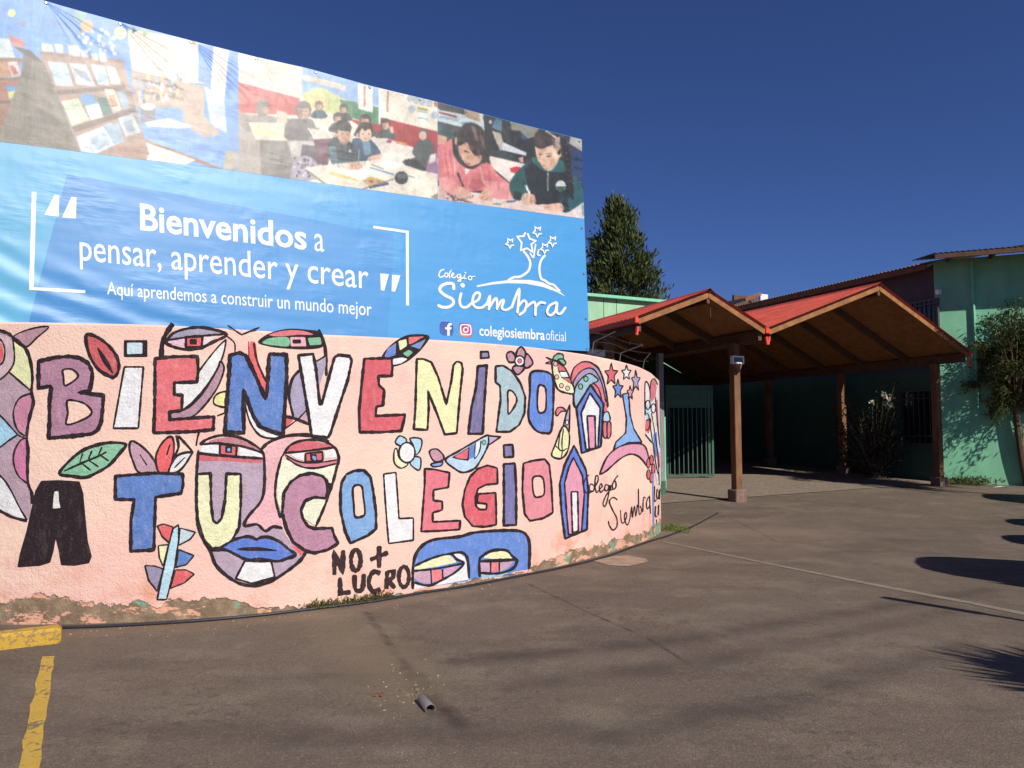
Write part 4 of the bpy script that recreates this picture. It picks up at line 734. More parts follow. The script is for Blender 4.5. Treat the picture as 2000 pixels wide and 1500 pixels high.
inks('Z', [('200,0 1800,300 1800,1400 200,1200', (40, 50, 56)), ('275,160 500,200 720,270 745,420 600,360 500,340 275,285', (192, 206, 208)), ('288,188 462,235 456,252 284,205', (150, 48, 60)), ('300,225 480,265 470,290 290,250', (150, 170, 186)), ('520,152 725,206 685,292 555,250', (168, 142, 118)), ('275,90 525,150 545,222 290,172', (62, 62, 64)), ('680,210 720,215 715,280 690,290', (206, 206, 200)),
 ('275,295 335,322 455,435 425,465 275,412', (32, 68, 70)), ('275,412 370,440 360,500 275,520', (196, 150, 124)), ('500,300 600,290 720,350 700,370 560,330', (70, 120, 170)), ('770,620 1122,700 1160,790 975,880 800,730', (226, 214, 204)), ('725,215 905,268 1100,318 1222,470 1222,650 1100,662 900,570 800,565 735,420', (24, 30, 38)), ('840,255 905,280 900,390 800,345', (72, 116, 138)), (DOT(788, 292, 18), (190, 196, 198)), ('1080,360 1125,380 1140,480 1090,450', (44, 66, 110)), ('905,485 1145,592 1135,622 895,565', (204, 210, 216)), ('805,378 890,402 912,480 888,582 825,440', (178, 166, 150)), ('985,282 1262,350 1225,435 1150,455 1080,380 990,372', (132, 132, 122)), ('975,745 1040,725 1085,735 1040,795 990,782', (192, 50, 56)), ('1065,640 1110,630 1110,690 1075,680', (196, 150, 130)),
 ('1460,395 1700,460 1700,920 1560,720', (52, 56, 72)), ('1570,428 1700,460 1690,585 1560,502', (178, 178, 172)), ('1600,555 1700,580 1700,920 1570,790', (38, 64, 112)), ('1610,640 1700,660 1700,680 1605,660', (24, 40, 76)), ('1600,720 1700,750 1700,770 1600,740', (24, 40, 76)), ('1590,880 1690,940 1695,1010 1600,960', (180, 206, 216)),
 ('275,915 430,1000 600,975 760,995 1000,1040 1320,1095 1600,1160 1720,1085 1720,1260 275,1060', (232, 208, 198)), ('285,850 340,930 430,1010 640,1085 285,1045', (196, 160, 150)), ('340,960 430,1020 640,1088 420,1062', (110, 84, 90))]
 + [(DOT(random.uniform(360, 620), random.uniform(1010, 1080), 9), random.choice(((226, 200, 170), (150, 60, 70), (70, 66, 90), (230, 220, 210)))) for _ in range(26)]
 + [('275,545 345,500 410,462 445,585 520,702 620,742 720,690 785,702 860,800 985,905 1012,1000 990,1042 820,1032 740,965 600,972 440,992 280,850', (214, 122, 124), 1), ('275,840 420,856 472,920 430,1000 350,960', (228, 152, 148), 1), ('725,885 800,870 990,910 1008,1030 960,1042 830,1032', (230, 150, 150), 1), ('330,590 352,590 392,800 366,800', (182, 90, 96)), ('380,560 398,570 430,760 412,780', (190, 98, 102)), ('600,840 720,880 730,920 640,970 580,930', (186, 94, 98)), ('430,640 445,640 448,820 430,810', (236, 170, 164)), ('680,730 694,730 732,880 718,900', (238, 172, 166)), ('760,800 790,760 800,880 760,860', (194, 104, 106)), ('275,600 310,620 330,760 275,740', (200, 108, 112)),
  ('415,462 440,470 480,640 600,732 690,690 702,600 715,680 630,752 560,745 490,700 425,610', (26, 26, 30)), ('540,745 590,760 560,805 545,800', (226, 222, 220)), ('485,510 600,480 700,600 692,680 640,712 570,718 512,655 478,570', (208, 162, 138), 1), ('600,560 690,610 690,660 640,640', (176, 128, 110)), ('548,690 604,698 592,712 556,708', (172, 84, 84)), ('530,565 592,585 588,596 536,584', (60, 40, 38)), (DOT(568, 645, 14), (190, 140, 118)), ('505,600 540,610 530,660 510,640', (222, 178, 152)),
  ('466,490 478,385 540,310 640,308 722,372 772,480 782,600 772,695 738,640 700,612 650,622 590,562 562,490 490,522', (42, 32, 34), 1), ('600,330 645,342 678,480 640,470', (112, 92, 88)), ('680,400 720,440 740,560 715,560', (90, 74, 72)), ('700,610 730,610 735,700 710,700', (60, 46, 46)), (ell(452, 478, 14, 40), (196, 150, 126)), ('438,950 482,920 572,958 604,1020 560,1040 452,1012', (212, 166, 144), 1), ('560,1010 610,1030 605,1042 555,1030', (180, 130, 112)), ('668,1030 690,995 740,940 812,980 806,1062 745,1062 700,1058', (216, 170, 148), 1), ('690,1030 730,1010 735,1018 700,1042', (170, 120, 104)), ('740,1050 760,1020 768,1024 752,1058', (170, 120, 104)), ('458,785 480,788 532,922 515,926', (40, 34, 38)), ('850,1080 900,1090 890,1105 800,1095', (90, 160, 150)), ('940,1060 1040,1055 1040,1070 950,1082', (70, 100, 150)), ('900,1070 935,1065 930,1085 905,1085', (222, 150, 90))]
 + [('975,890 1100,725 1195,688 1160,800 1155,985 1090,1052 1018,1040', (28, 80, 80), 1), ('1130,760 1180,690 1260,690 1400,780 1500,755 1570,830 1605,960 1565,1165 1480,1085 1330,1090 1225,1092 1175,985 1150,900', (22, 32, 38), 1), ('1595,800 1695,950 1700,1070 1570,1165 1490,1165 1478,1050 1600,1000', (38, 90, 100), 1), ('1020,960 1090,980 1080,1055 1015,1040', (20, 44, 52)), ('1480,1050 1540,1050 1560,1165 1490,1165', (24, 46, 56)), ('1195,640 1255,650 1342,762 1472,660 1525,772 1400,782 1320,772 1215,700', (42, 100, 102), 1), ('1342,785 1358,785 1354,965 1344,965', (160, 166, 166)), (DOT(1475, 915, 52, 1.05), (212, 216, 210)), ('1424,920 1526,920 1500,965 1450,965', (50, 90, 70)), 
  ('1228,525 1300,545 1422,518 1464,600 1440,695 1380,765 1320,755 1258,672 1233,600', (228, 192, 164), 1), ('1400,560 1450,600 1430,680 1390,720', (238, 208, 180)), ('1255,600 1296,606 1290,616 1260,610', (70, 48, 46)), ('1335,622 1384,618 1378,630 1342,632', (70, 48, 46)), ('1252,580 1300,588 1300,593 1255,586', (120, 90, 78)), ('1330,600 1390,596 1390,602 1334,606', (120, 90, 78)), ('1300,650 1322,652 1318,674 1298,668', (206, 164, 138)), ('1290,708 1334,716 1316,728 1296,722', (198, 104, 106)), (ell(1468, 605, 13, 32), (222, 180, 152)),
  ('1213,495 1230,400 1290,363 1382,368 1462,420 1484,500 1472,602 1442,602 1422,518 1380,500 1300,556 1232,534', (50, 38, 38), 1), ('1400,470 1466,430 1474,545 1440,592', (192, 176, 162)), ('1385,420 1420,430 1420,560 1400,520', (110, 92, 86)), ('1240,470 1300,460 1300,540 1240,520', (70, 52, 52))]
 + [(DOT(1335 + i * 16, 380 + i * 11, 10), (236, 232, 228)) for i in range(7)] + [(ell(x, y, r, r * 1.3), (34, 30, 32)) for x, y, r in ((1500, 490, 34), (1520, 545, 34), (1532, 600, 33), (1540, 655, 32), (1546, 710, 31), (1550, 765, 30), (1554, 820, 30), (1558, 875, 28), (1566, 930, 25), (1578, 985, 22), (1590, 1030, 16))] + [([(x - 26, y - 14), (x + 4, y - 4), (x + 26, y - 18), (x + 4, y + 4)], (120, 108, 104)) for x, y in ((1532, 600), (1540, 655), (1546, 710), (1550, 765), (1554, 820), (1560, 875))]
 + [(DOT(1515, 1020, 46), (26, 48, 58)), ('1092,1035 1130,985 1222,1010 1228,1080 1180,1108 1108,1088', (226, 182, 158), 1), ('1180,1060 1225,1050 1222,1075 1185,1085', (190, 142, 122)), ('1306,1112 1390,1090 1482,1088 1492,1162 1330,1152', (230, 188, 164), 1), ('1310,1125 1370,1115 1370,1122 1312,1135', (196, 148, 128)), ('1118,910 1142,905 1182,985 1164,992', (226, 228, 230)), ('1565,1165 1700,1075 1720,1240 1600,1225', (230, 218, 218)), ('1680,1100 1705,1090 1700,1220 1685,1190', (90, 160, 140))], c3)
H1 = '466,490 478,385 540,310 640,308 722,372 772,480 782,600 772,695 738,640 700,612 650,622 590,562 562,490 490,522'; H2 = '1213,495 1230,400 1290,363 1382,368 1462,420 1484,500 1472,602 1422,518 1380,500 1300,556 1232,534'
HD = '275,545 345,500 410,462 445,585 520,702 620,742 720,690 785,702 860,800 985,905 1012,1000 990,1042 820,1032 740,965 600,972 440,992 280,850'
for cl_, al_, sd in (((100, 78, 76), .5, 1), ((20, 14, 16), .6, 2), ((140, 118, 112), .35, 3)): streaks('Z', H1, 70, 130, 1.25, cl_, c3, al_, 4, sd); streaks('Z', H2, 60, 110, 1.1, cl_, c3, al_, 4, sd + 5)
for cl_, al_, sd in (((150, 66, 74), .35, 11), ((240, 176, 172), .35, 12), ((176, 84, 92), .3, 13)): streaks('Z', HD, 55, 120, 1.2, cl_, c3, al_, 11, sd)
for cl_, al_, sd in (((8, 14, 20), .5, 21), ((60, 80, 88), .3, 22)): streaks('Z', '980,890 1100,725 1260,690 1400,780 1570,830 1695,950 1700,1070 1570,1165 1330,1090 1090,1050', 70, 120, 1.4, cl_, c3, al_, 9, sd)
for cl_, sd in (((170, 190, 200), 31), ((12, 18, 24), 32), ((90, 104, 112), 33), ((150, 120, 100), 34)): streaks('Z', '275,110 1700,460 1700,560 1220,480 1100,330 720,300 480,380 275,330', 90, 70, .25, cl_, c3, .35, 8, sd)
for cl_, sd in (((250, 236, 226), 41), ((190, 160, 150), 42)): streaks('Z', '290,930 1000,1040 1700,1120 1700,1230 290,1050', 50, 120, .12, cl_, c3, .4, 5, sd)
for q_ in ((585, 590, 26, 16), (655, 640, 24, 20), (530, 620, 18, 26)): ink('Z', ell(*q_), (238, 196, 170), False, c3, .35)
for q_ in ((600, 545, 50, 26), (560, 700, 30, 10), (670, 600, 20, 40), (1400, 690, 30, 50), (1290, 560, 50, 16), (1330, 748, 40, 12), (1270, 640, 14, 30)): ink('Z', ell(*q_), (150, 104, 88), False, c3, .28)
for q_ in ((1290, 660, 30, 24), (1375, 665, 30, 26)): ink('Z', ell(*q_), (244, 176, 150), False, c3, .3)
for cl_, sd in (((30, 28, 30), 51), ((110, 110, 116), 52)): streaks('Y', '640,520 1150,690 1380,800 1190,920 960,900 640,700', 90, 60, 1.3, cl_, c2, .4, 6, sd)
for cl_, sd in (((250, 246, 236), 61), ((190, 176, 156), 62)): streaks('Y', '790,915 1420,840 1830,1000 1830,1160 960,1040', 70, 110, .25, cl_, c2, .4, 5, sd)
for cl_, sd in (((246, 240, 230), 71), ((206, 196, 180), 72), ((150, 170, 190), 73)): streaks('Y', '200,200 760,340 1360,440 1830,520 1830,400 760,130 200,60', 70, 60, .25, cl_, c2, .3, 6, sd)
for cl_, sd in (((90, 80, 72), 81), ((210, 206, 200), 82), ((130, 150, 170), 83), ((70, 64, 60), 84)): streaks('X', '-300,240 480,350 930,870 690,1010 0,925 -300,900', 120, 60, .25, cl_, c1, .3, 7, sd)
for cl_, sd in (((90, 84, 76), 91), ((150, 142, 130), 92)): streaks('X', '175,325 350,560 524,995 -30,930 60,700 138,480', 60, 160, 1.6, cl_, c1, .3, 8, sd)
for cl_, sd in (((70, 120, 200), 95), ((160, 196, 246), 96)): streaks('X', '940,720 1400,830 1550,920 1450,1090 940,910', 50, 120, .3, cl_, c1, .3, 8, sd)
for _ in range(2):                                     # the soft dots of a printed enlargement
    INK = (INK + np.roll(INK, 1, 0) + np.roll(INK, -1, 0) + np.roll(INK, 1, 1) + np.roll(INK, -1, 1)) / 5
def blotch(k):
    a = rng.normal(0, 1, (RH // k + 2, RW // k + 2)); yy = np.arange(RH) / k; xx = np.arange(RW) / k; y0 = yy.astype(int); x0 = xx.astype(int); fy = (yy - y0)[:, None]; fx_ = (xx - x0)[None]
    return a[y0][:, x0] * (1 - fy) * (1 - fx_) + a[y0 + 1][:, x0] * fy * (1 - fx_) + a[y0][:, x0 + 1] * (1 - fy) * fx_ + a[y0 + 1][:, x0 + 1] * fy * fx_
INK *= (1 + .04 * blotch(22) + .03 * blotch(9) + .03 * blotch(4))[..., None]
INK = np.clip(INK + rng.normal(0, 4, INK.shape[:2])[..., None] + rng.normal(0, 2.5, INK.shape), 0, 255)
def inkat(px, py): return INK[min(max(int(py - RY0), 0), RH - 1), min(max(int(px - RX0), 0), RW - 1)]
for a, b, lab in ((-260, 464.5, 'photo of a library corner with book racks'), (465.5, 854.5, 'photo of pupils around classroom tables'), (855.5, 1136, 'photo of two girls writing')):
    o = sheet_grid('printed_photo', list(np.linspace(a, b, int((b - a) / 1.25))), lambda x: (bt(x) + .6, bm_(x)), 190, inkat, .0016); o['label'] = lab
for px, py in ((90, 6), (235, 47), (373, 83), (500, 115), (617, 142), (722, 171), (820, 195), (911, 218), (997, 241), (1131, 277), (1133, 357), (1136, 446), (1140, 535), (1144, 623), (1146, 682)):
    mb = MB(); c = bpos(px, py, .004)
    ring = [c + (BD3 * math.cos(a * math.pi / 5) + Vector((0, 0, 1)) * math.sin(a * math.pi / 5)) * .016 for a in range(10)]; tip = [p * .6 + c * .4 + BN * .005 for p in ring]
    mb.add(ring + tip, [(i, (i + 1) % 10, 10 + (i + 1) % 10, 10 + i) for i in range(10)] + [tuple(range(10, 20))])
    mb.build('grommet', simple('grommet_metal', (150, 150, 155), .35, metal=.8, bump=0) if 'grommet_metal' not in bpy.data.materials else bpy.data.materials['grommet_metal'], broot)
STEEL = simple('black_steel', (42, 48, 58), .5, bump=.05)
fr = thing('billboard_frame', 'black square steel tube frame holding the blue banner from behind', 'frame', tuple(bpos(600, 670, -.1)))
a = plane_at(1178, 691, (bpos(900, 691) - BN * .1).xy, BD); zb = a.z
mb = MB(); l0 = a - BD3 * 6.6; mb.bar((l0.x, l0.y, zb), a, .09, .09, bev=.006); mb.build('bottom_rail', STEEL, fr)
mb = MB(); t0 = bpos(-240, -80, -.09); t1 = bpos(1120, 285, -.09); zt = bpos(1136, 285).z; mb.bar((t0.x, t0.y, zt - .06), (t1.x, t1.y, zt - .06), .07, .07); mb.build('top_rail', STEEL, fr)
for px in (-200, 150, 500, 850, 1115):
    q = bpos(px, 640, -.16); q2 = bpos(px, bt(px) + 12, -.16); mb = MB(); mb.bar(q + (q - q2) * ((q.z + .2) / (q2.z - q.z)), q2, .08, .08, up=Vector((0, 1, 0))); mb.build('post', STEEL, fr)
# ================================================================== ground
def segd(N, x, y, a, b, wob=None, amp=0.0):
    dx, dy = b[0] - a[0], b[1] - a[1]; L = math.hypot(dx, dy); dx /= L; dy /= L
    t = N.math('ADD', N.math('MULTIPLY', N.math('SUBTRACT', x, a[0]), dx), N.math('MULTIPLY', N.math('SUBTRACT', y, a[1]), dy))
    t2 = N.math('MINIMUM', N.math('MAXIMUM', t, 0), L)
    ex = N.math('SUBTRACT', x, N.math('ADD', N.math('MULTIPLY', t2, dx), a[0])); ey = N.math('SUBTRACT', y, N.math('ADD', N.math('MULTIPLY', t2, dy), a[1]))
    d = N.math('SQRT', N.math('ADD', N.math('MULTIPLY', ex, ex), N.math('MULTIPLY', ey, ey)))
    if wob is not None: d = N.math('ADD', d, N.math('MULTIPLY', N.math('SUBTRACT', wob, .5), amp))
    return d
m, nt, b = nmat('asphalt'); N = NT(nt); oc = N.obj(); sp = N.n('SeparateXYZ'); N.l(oc, sp.inputs[0]); X, Y = sp.outputs[0], sp.outputs[1]
c0 = lin((119, 104, 90)); big = N.noise(oc, .55, 4, .6); med = N.noise(oc, 4.5, 6, .65); fine = N.noise(oc, 95, 3, .7)
col = N.mix(N.ramp(big, .3, .7), tuple(x * .82 for x in c0), tuple(x * 1.14 for x in c0))
col = N.mix(N.ramp(med, .35, .7, 0, .5), col, lin((104, 90, 78)))
col = N.mix(N.ramp(N.noise(oc, 1.4, 7, .68), .48, .62, 0, .7), col, lin((138, 123, 105)))
col = N.mix(N.math('MULTIPLY', N.ramp(N.noise(oc, 13, 6, .75), .5, .64, 0, .75), N.ramp(N.noise(oc, .9, 4, .6), .42, .62)), col, lin((76, 66, 58)))
col = N.mix(N.ramp(N.noise(N.mapv(oc, (.55, 1.5, 1), (0, 0, .5)), 1.1, 6, .7), .5, .66, 0, .6), col, lin((86, 75, 66)))
col = N.mix(N.ramp(fine, .40, .62, .7, 0), col, lin((80, 69, 61)))
col = N.mix(N.ramp(N.noise(oc, 36, 4, .75), .5, .7, 0, .4), col, lin((154, 138, 120)))
col = N.mix(N.ramp(N.noise(N.mapv(oc, (1, 1, 3)), 16, 5, .75), .56, .7, 0, .4), col, lin((74, 64, 57)))
vo = N.n('TexVoronoi'); vo.inputs['Scale'].default_value = 38; N.l(oc, vo.inputs['Vector'])
col = N.mix(N.math('MULTIPLY', N.ramp(vo.outputs['Distance'], .10, .2, 1, 0), N.ramp(N.noise(oc, 9, 2), .42, .56)), col, lin((62, 54, 48)))
v2 = N.n('TexVoronoi'); v2.inputs['Scale'].default_value = 24; N.l(N.mapv(oc, (1.1, .93, 1)), v2.inputs['Vector'])
col = N.mix(N.math('MULTIPLY', N.ramp(v2.outputs['Distance'], .05, .11, .8, 0), N.ramp(N.noise(oc, 5, 2), .47, .58)), col, lin((176, 164, 146)))
gp = lambda p: ground_at(*p).xy
band = None
for a, b_, w, k in (((900, 1292), (1316, 1252), .16, .85), ((1316, 1252), (1930, 1152), .14, .75), ((1000, 1345), (1420, 1285), .16, .7), ((1420, 1285), (1848, 1197), .13, .6), ((560, 1440), (1300, 1425), .13, .5), ((1180, 1440), (1506, 1376), .16, .75), ((1506, 1376), (1886, 1262), .15, .65), ((130, 1424), (640, 1428), .14, .45), ((300, 1345), (860, 1305), .16, .35), ((1620, 1085), (2000, 1010), .3, .25)):
    d = segd(N, X, Y, gp(a), gp(b_), med, .16); s = N.ramp(d, 0, w * 1.5, k, 0)
    band = s if band is None else N.math('MAXIMUM', band, s)
band = N.math('MULTIPLY', band, N.ramp(N.noise(oc, 3.0, 6, .7), .30, .6, .4, 1.1))
col = N.mix(N.math('MULTIPLY', band, .72), col, lin((64, 56, 52)))
cw = N.noise(oc, 7, 5, .7)
for pts, w in ((((1030, 1140), (1140, 1192), (1270, 1250), (1350, 1300)), .010), (((715, 1195), (760, 1258), (800, 1310)), .02), (((800, 1310), (862, 1392), (925, 1435)), .045), ((((1120, 1078), (1290, 1060))), .01), (((1290, 1010), (1400, 1005), (1440, 1018), (1520, 1060)), .014)):
    for a, b_ in zip(pts, pts[1:]):
        d = segd(N, X, Y, gp(a), gp(b_), cw, .05 + 1.6 * w); col = N.mix(N.math('MULTIPLY', N.ramp(d, w * .3, w * 2.6, .7, 0), N.ramp(med, .35, .6, .2, 1)), col, lin((56, 46, 42)))
for pts, w, c, k in ((((640, 1205), (790, 1350)), .3, (128, 112, 88), .4), (((0, 1250), (600, 1205)), .16, (120, 100, 82), .7), (((600, 1205), (960, 1148)), .12, (128, 108, 90), .6), (((960, 1148), (1290, 1052)), .18, (112, 92, 78), .6), (((1320, 1040), (1560, 1040)), .7, (138, 118, 104), .45), (((1450, 950), (1640, 950)), .8, (146, 126, 108), .5)):
    d = segd(N, X, Y, gp(pts[0]), gp(pts[1]), med, .25); col = N.mix(N.ramp(d, 0, w * 1.6, k, 0), col, lin(c))
N.l(col, b.inputs['Base Color']); b.inputs['Roughness'].default_value = .88; b.inputs['Specular IOR Level'].default_value = .25
hh = N.math('ADD', N.math('MULTIPLY', fine, .7), N.math('MULTIPLY', N.noise(oc, 28, 4), .5))
N.l(N.bump(hh, .55, .012), b.inputs['Normal']); ASPH = m
gx = sorted(set([-260, -120, -60, -30] + [round(-16 + i * .5, 2) for i in range(85)] + [32, 40, 60, 120, 260])); gy = sorted(set([-120, -40, -12] + [round(-4 + i * .5, 2) for i in range(70)] + [36, 45, 70, 120, 260]))
V = [(x, y, gz(x, y)) for x in gx for y in gy]; n = len(gy)
Fs = [(i * n + j, (i + 1) * n + j, (i + 1) * n + j + 1, i * n + j + 1) for i in range(len(gx) - 1) for j in range(n - 1)]
gd = mesh('ground', V, Fs, ASPH, smooth=True); tag(gd, 'worn brown-grey asphalt of the school yard with cracks and tyre stains', 'asphalt yard', kind='structure')
def ground_sheet(name, c, pts, mats, lift, label, cat, step=.3, jit=0):
    P = [ground_at(*p) for p in pts]; P2 = densify([p.xy for p in P], .12, True)
    if jit: P2 = [p + Vector((random.uniform(-jit, jit), random.uniform(-jit, jit))) for p in P2]
    tri = tessellate_polygon([[Vector((p.x, p.y, 0)) for p in P2]]); bm = bmesh.new(); vs = [bm.verts.new((p.x, p.y, 0)) for p in P2]
    for t in tri:
        try: bm.faces.new([vs[i] for i in t])
        except ValueError: pass
    x0 = min(p.x for p in P2); x1 = max(p.x for p in P2); y0 = min(p.y for p in P2); y1 = max(p.y for p in P2)
    for axis, lo, hi in ((0, x0, x1), (1, y0, y1)):
        k = math.floor(lo / .5) * .5
        while k < hi:
            co = [0, 0, 0]; no = [0, 0, 0]; co[axis] = k; no[axis] = 1
            bmesh.ops.bisect_plane(bm, geom=bm.verts[:] + bm.edges[:] + bm.faces[:], plane_co=co, plane_no=no); k += .5
    for f in bm.faces:
        if f.normal.z < 0: f.normal_flip()
    for v in bm.verts: v.co.z = gz(v.co.x, v.co.y) + lift
    me = bpy.data.meshes.new(name); bm.to_mesh(me); bm.free(); o = link(name, me, None, mats); return tag(o, label, cat, kind='structure')
def worn(name, rgb, under, amount):
    m, nt, b = nmat(name); N = NT(nt); oc = N.obj()
    c = N.mix(N.ramp(N.noise(oc, 5, 4), .3, .7), tuple(x * .85 for x in lin(rgb)), lin(rgb))
    f = N.math('ADD', N.math('MULTIPLY', N.noise(oc, 30, 5, .7), .6), N.math('MULTIPLY', N.noise(oc, 5, 3), .4))
    N.l(N.mix(N.ramp(f, amount, amount + .06, 0, .9), c, lin(under)), b.inputs['Base Color']); b.inputs['Roughness'].default_value = .85
    N.l(N.bump(N.noise(oc, 90, 3), .5, .01), b.inputs['Normal']); return m
ground_sheet('parking_line', 'P', [(84, 1284), (106, 1283), (98, 1340), (88, 1420), (72, 1530), (28, 1530), (50, 1430), (66, 1350)], worn('yellow_road_paint', (196, 158, 62), (104, 88, 74), .53), .004, 'worn yellow parking line running towards the viewer at lower left', 'painted line', jit=.008)
ground_sheet('lane_line', 'P', [(1294, 1057), (1506, 1101), (1726, 1144), (1897, 1176), (2080, 1213), (2080, 1219), (1897, 1181), (1726, 1149), (1506, 1104), (1294, 1059)], worn('pale_road_paint', (142, 126, 108), (112, 98, 84), .5), .004, 'faint pale line crossing the yard from the wall end', 'painted line')
ground_sheet('concrete_patch', 'P', [(1158, 1096), (1195, 1088), (1225, 1085), (1262, 1092), (1266, 1098), (1228, 1107), (1190, 1105)], simple('patch_concrete', (150, 126, 108), .9, bscale=60), .005, 'pale concrete patch beside the foot of the mural wall', 'patch')
# ------------------------------------------------------------------ canopy axes
Pp = ground_at(1440, 979); U = Vector((.91, .41, 0)).normalized(); Wd = Vector((-.41, .91, 0)).normalized()
ZV = Vector((0, 0, 1))
OV = .8
def C3(u, w, z): return Vector((Pp.x, Pp.y, 0)) + U * u + Wd * w + ZV * z
def front(px, py, w=-OV):
    h = plane_at(px, py, C3(0, w, 0).xy, U); return (h - C3(0, w, 0)).dot(U), h.z
AX = (U, Wd, ZV)
m, nt, b = nmat('paver_tiles'); N = NT(nt); oc = N.obj(); mp = N.mapv(oc, (1, 1, 1), (0, 0, -math.atan2(.41, .91)))
br = N.n('TexBrick'); N.l(mp, br.inputs['Vector']); br.inputs['Scale'].default_value = 2.4; br.inputs['Mortar Size'].default_value = .012
for i, c in ((1, (138, 124, 108)), (2, (126, 113, 98)), (3, (88, 77, 67))): br.inputs[i].default_value = (*lin(c), 1)
N.l(N.mix(N.ramp(N.noise(oc, 3, 5), .35, .7, 0, .45), br.outputs[0], lin((110, 94, 82))), b.inputs['Base Color']); b.inputs['Roughness'].default_value = .85
N.l(N.bump(N.noise(oc, 40, 3), .3), b.inputs['Normal']); PAV = m
cc = [C3(-2.6, .9, 0), C3(.3, .3, 0), C3(3.5, .6, 0), C3(6.9, .8, 0), C3(6.9, 9.3, 0), C3(-2.6, 9.3, 0)]
us = np.linspace(-2.6, 6.9, 30); ws = np.linspace(.35, 9.3, 28)
V = [(*(q := C3(u_, w_, 0)).xy, gz(q.x, q.y) + .012) for u_ in us for w_ in ws]
pv = mesh('paved_floor', V, [(i * 28 + j, (i + 1) * 28 + j, (i + 1) * 28 + j + 1, i * 28 + j + 1) for i in range(29) for j in range(27)], PAV); tag(pv, 'pale paved floor under the entrance canopies', 'paving', kind='structure')
# ------------------------------------------------------------------ canopies
RED_ROOF = simple('red_corrugated_sheet', (176, 72, 56), .55, .2, 3.2, .05, dirt=(146, 76, 62), spec=.5)
RED_TRIM = simple('red_gutter_paint', (214, 66, 42), .5, .1, 5, .05)
WOOD = simple('weathered_timber', (116, 80, 52), .75, .25, 7, .3, 60, dirt=(100, 66, 44), stretch=(1, 1, .4))
WOODF = simple('fascia_timber', (142, 94, 54), .7, .25, 7, .3, 60, dirt=(140, 84, 48))
DECK = simple('ceiling_boards', (140, 94, 58), .8, .2, 6, .2, 50)
CONC = simple('footing_concrete', (122, 98, 88), .9, .2, 8, .5, 60, dirt=(90, 66, 60))
DARKW = simple('dark_timber', (92, 66, 50), .8, .2, 7, .3, 50)
def slope(mb, ua, za, ub, zb, w0, w1, lift=.032, amp=.019, per=.15):
    n = int((w1 - w0) / per * 6); d = Vector((ub - ua, zb - za)).normalized(); nu, nz = -d.y, d.x
    if nz < 0: nu, nz = -nu, -nz
    V = []
    for i in range(n + 1):
        w = w0 + (w1 - w0) * i / n; o = lift + amp * math.cos(2 * math.pi * (w - w0) / per)
        V += [C3(ua + nu * o, w, za + nz * o), C3(ub + nu * o, w, zb + nz * o)]
    mb.add(V, [(2 * i, 2 * i + 1, 2 * i + 3, 2 * i + 2) for i in range(n)])
def plate(mb, ua, za, ub, zb, w0, w1, t):
    V = [C3(u_, w_, z_ + dz) for dz in (0, -t) for u_, z_ in ((ua, za), (ub, zb)) for w_ in (w0, w1)]
    mb.add(V, [(0, 2, 3, 1), (4, 5, 7, 6), (0, 1, 5, 4), (2, 6, 7, 3), (0, 4, 6, 2), (1, 3, 7, 5)])
def canopy(name, label, uL, zL, uP, zP, uR, zR, w1, posts):
    root = thing(name, label, 'canopy', tuple(C3(uP, 0, gz(*C3(uP, 0, 0).xy))))
    for (ua, za, ub, zb) in ((uL, zL, uP, zP), (uP, zP, uR, zR)):
        mb = MB(); slope(mb, ua, za, ub, zb, -OV - .05, w1); mb.build('roof_sheet', RED_ROOF, root)
        mb = MB(); plate(mb, ua, za + .02, ub, zb + .02, -OV + .04, w1 - .05, .025); mb.build('ceiling_boards', DECK, root)
        mb = MB(); mb.bar(C3(ua, -OV, za - .06), C3(ub, -OV, zb - .06), .04, .095, up=-Wd.cross((C3(ub, 0, zb) - C3(ua, 0, za)).normalized())); mb.build('fascia_board', WOODF, root)
        k = .75
        while k < w1 - .2:
            mb = MB(); e = .06; mb.bar(C3(ua + (ub - ua) * .02, k, za + (zb - za) * .02 - .10), C3(ub - (ub - ua) * .02, k, zb - (zb - za) * .02 - .10), .06, .16); mb.build('rafter', DARKW, root); k += 1.35
    mb = MB(); mb.bar(C3(uP, -OV, zP - .14), C3(uP, w1 - .1, zP - .14), .07, .16); mb.build('ridge_beam', DARKW, root)
    mb = MB(); V = []
    for w_ in (-OV - .07, w1): V += [C3(uP - .16, w_, zP + .03 - .16 * (zP - zL) / (uP - uL)), C3(uP, w_, zP + .075), C3(uP + .16, w_, zP + .03 - .16 * (zP - zR) / (uR - uP))]
    mb.add(V, [(0, 1, 4, 3), (1, 2, 5, 4)]); mb.build('ridge_cap', RED_ROOF, root)
    for u_, z_, s in ((uL, zL, -1), (uR, zR, 1)):
        mb = MB(); mb.box(C3(u_ + s * .05, (w1 - OV) / 2, z_ - .04), (.09, w1 + OV + .1, .11), AX, bev=.01); mb.build('gutter', RED_TRIM, root)
        mb = MB(); mb.bar(C3(u_ - s * .06, -OV + .06, z_ - .13), C3(u_ - s * .06, w1 - .1, z_ - .13), .09, .2); mb.build('eave_beam', DARKW, root)
        p = C3(u_ + s * .02, -OV - .02, z_ - .16); mb = MB(); mb.tube([p, p - ZV * .16 + U * s * .03], .035, 6); mb.build('gutter_spout', RED_TRIM, root)
    for (q, zt, foot) in posts:
        zg = gz(q.x, q.y); mb = MB(); mb.bar((q.x, q.y, zg + foot - .02), (q.x, q.y, zt), .165, .165, up=Wd, bev=.008); mb.build('post', WOOD, root)
        mb = MB(); mb.box((q.x, q.y, zg + foot / 2 - .05), (.29, .29, foot + .1), AX, bev=.02); mb.build('footing', CONC, root)
    return root
uL, zL = front(1246, 622); u1, z1 = front(1383, 571); uV, zV = front(1497, 643); u2, z2 = front(1716, 558); uR, zR = front(1890, 688)
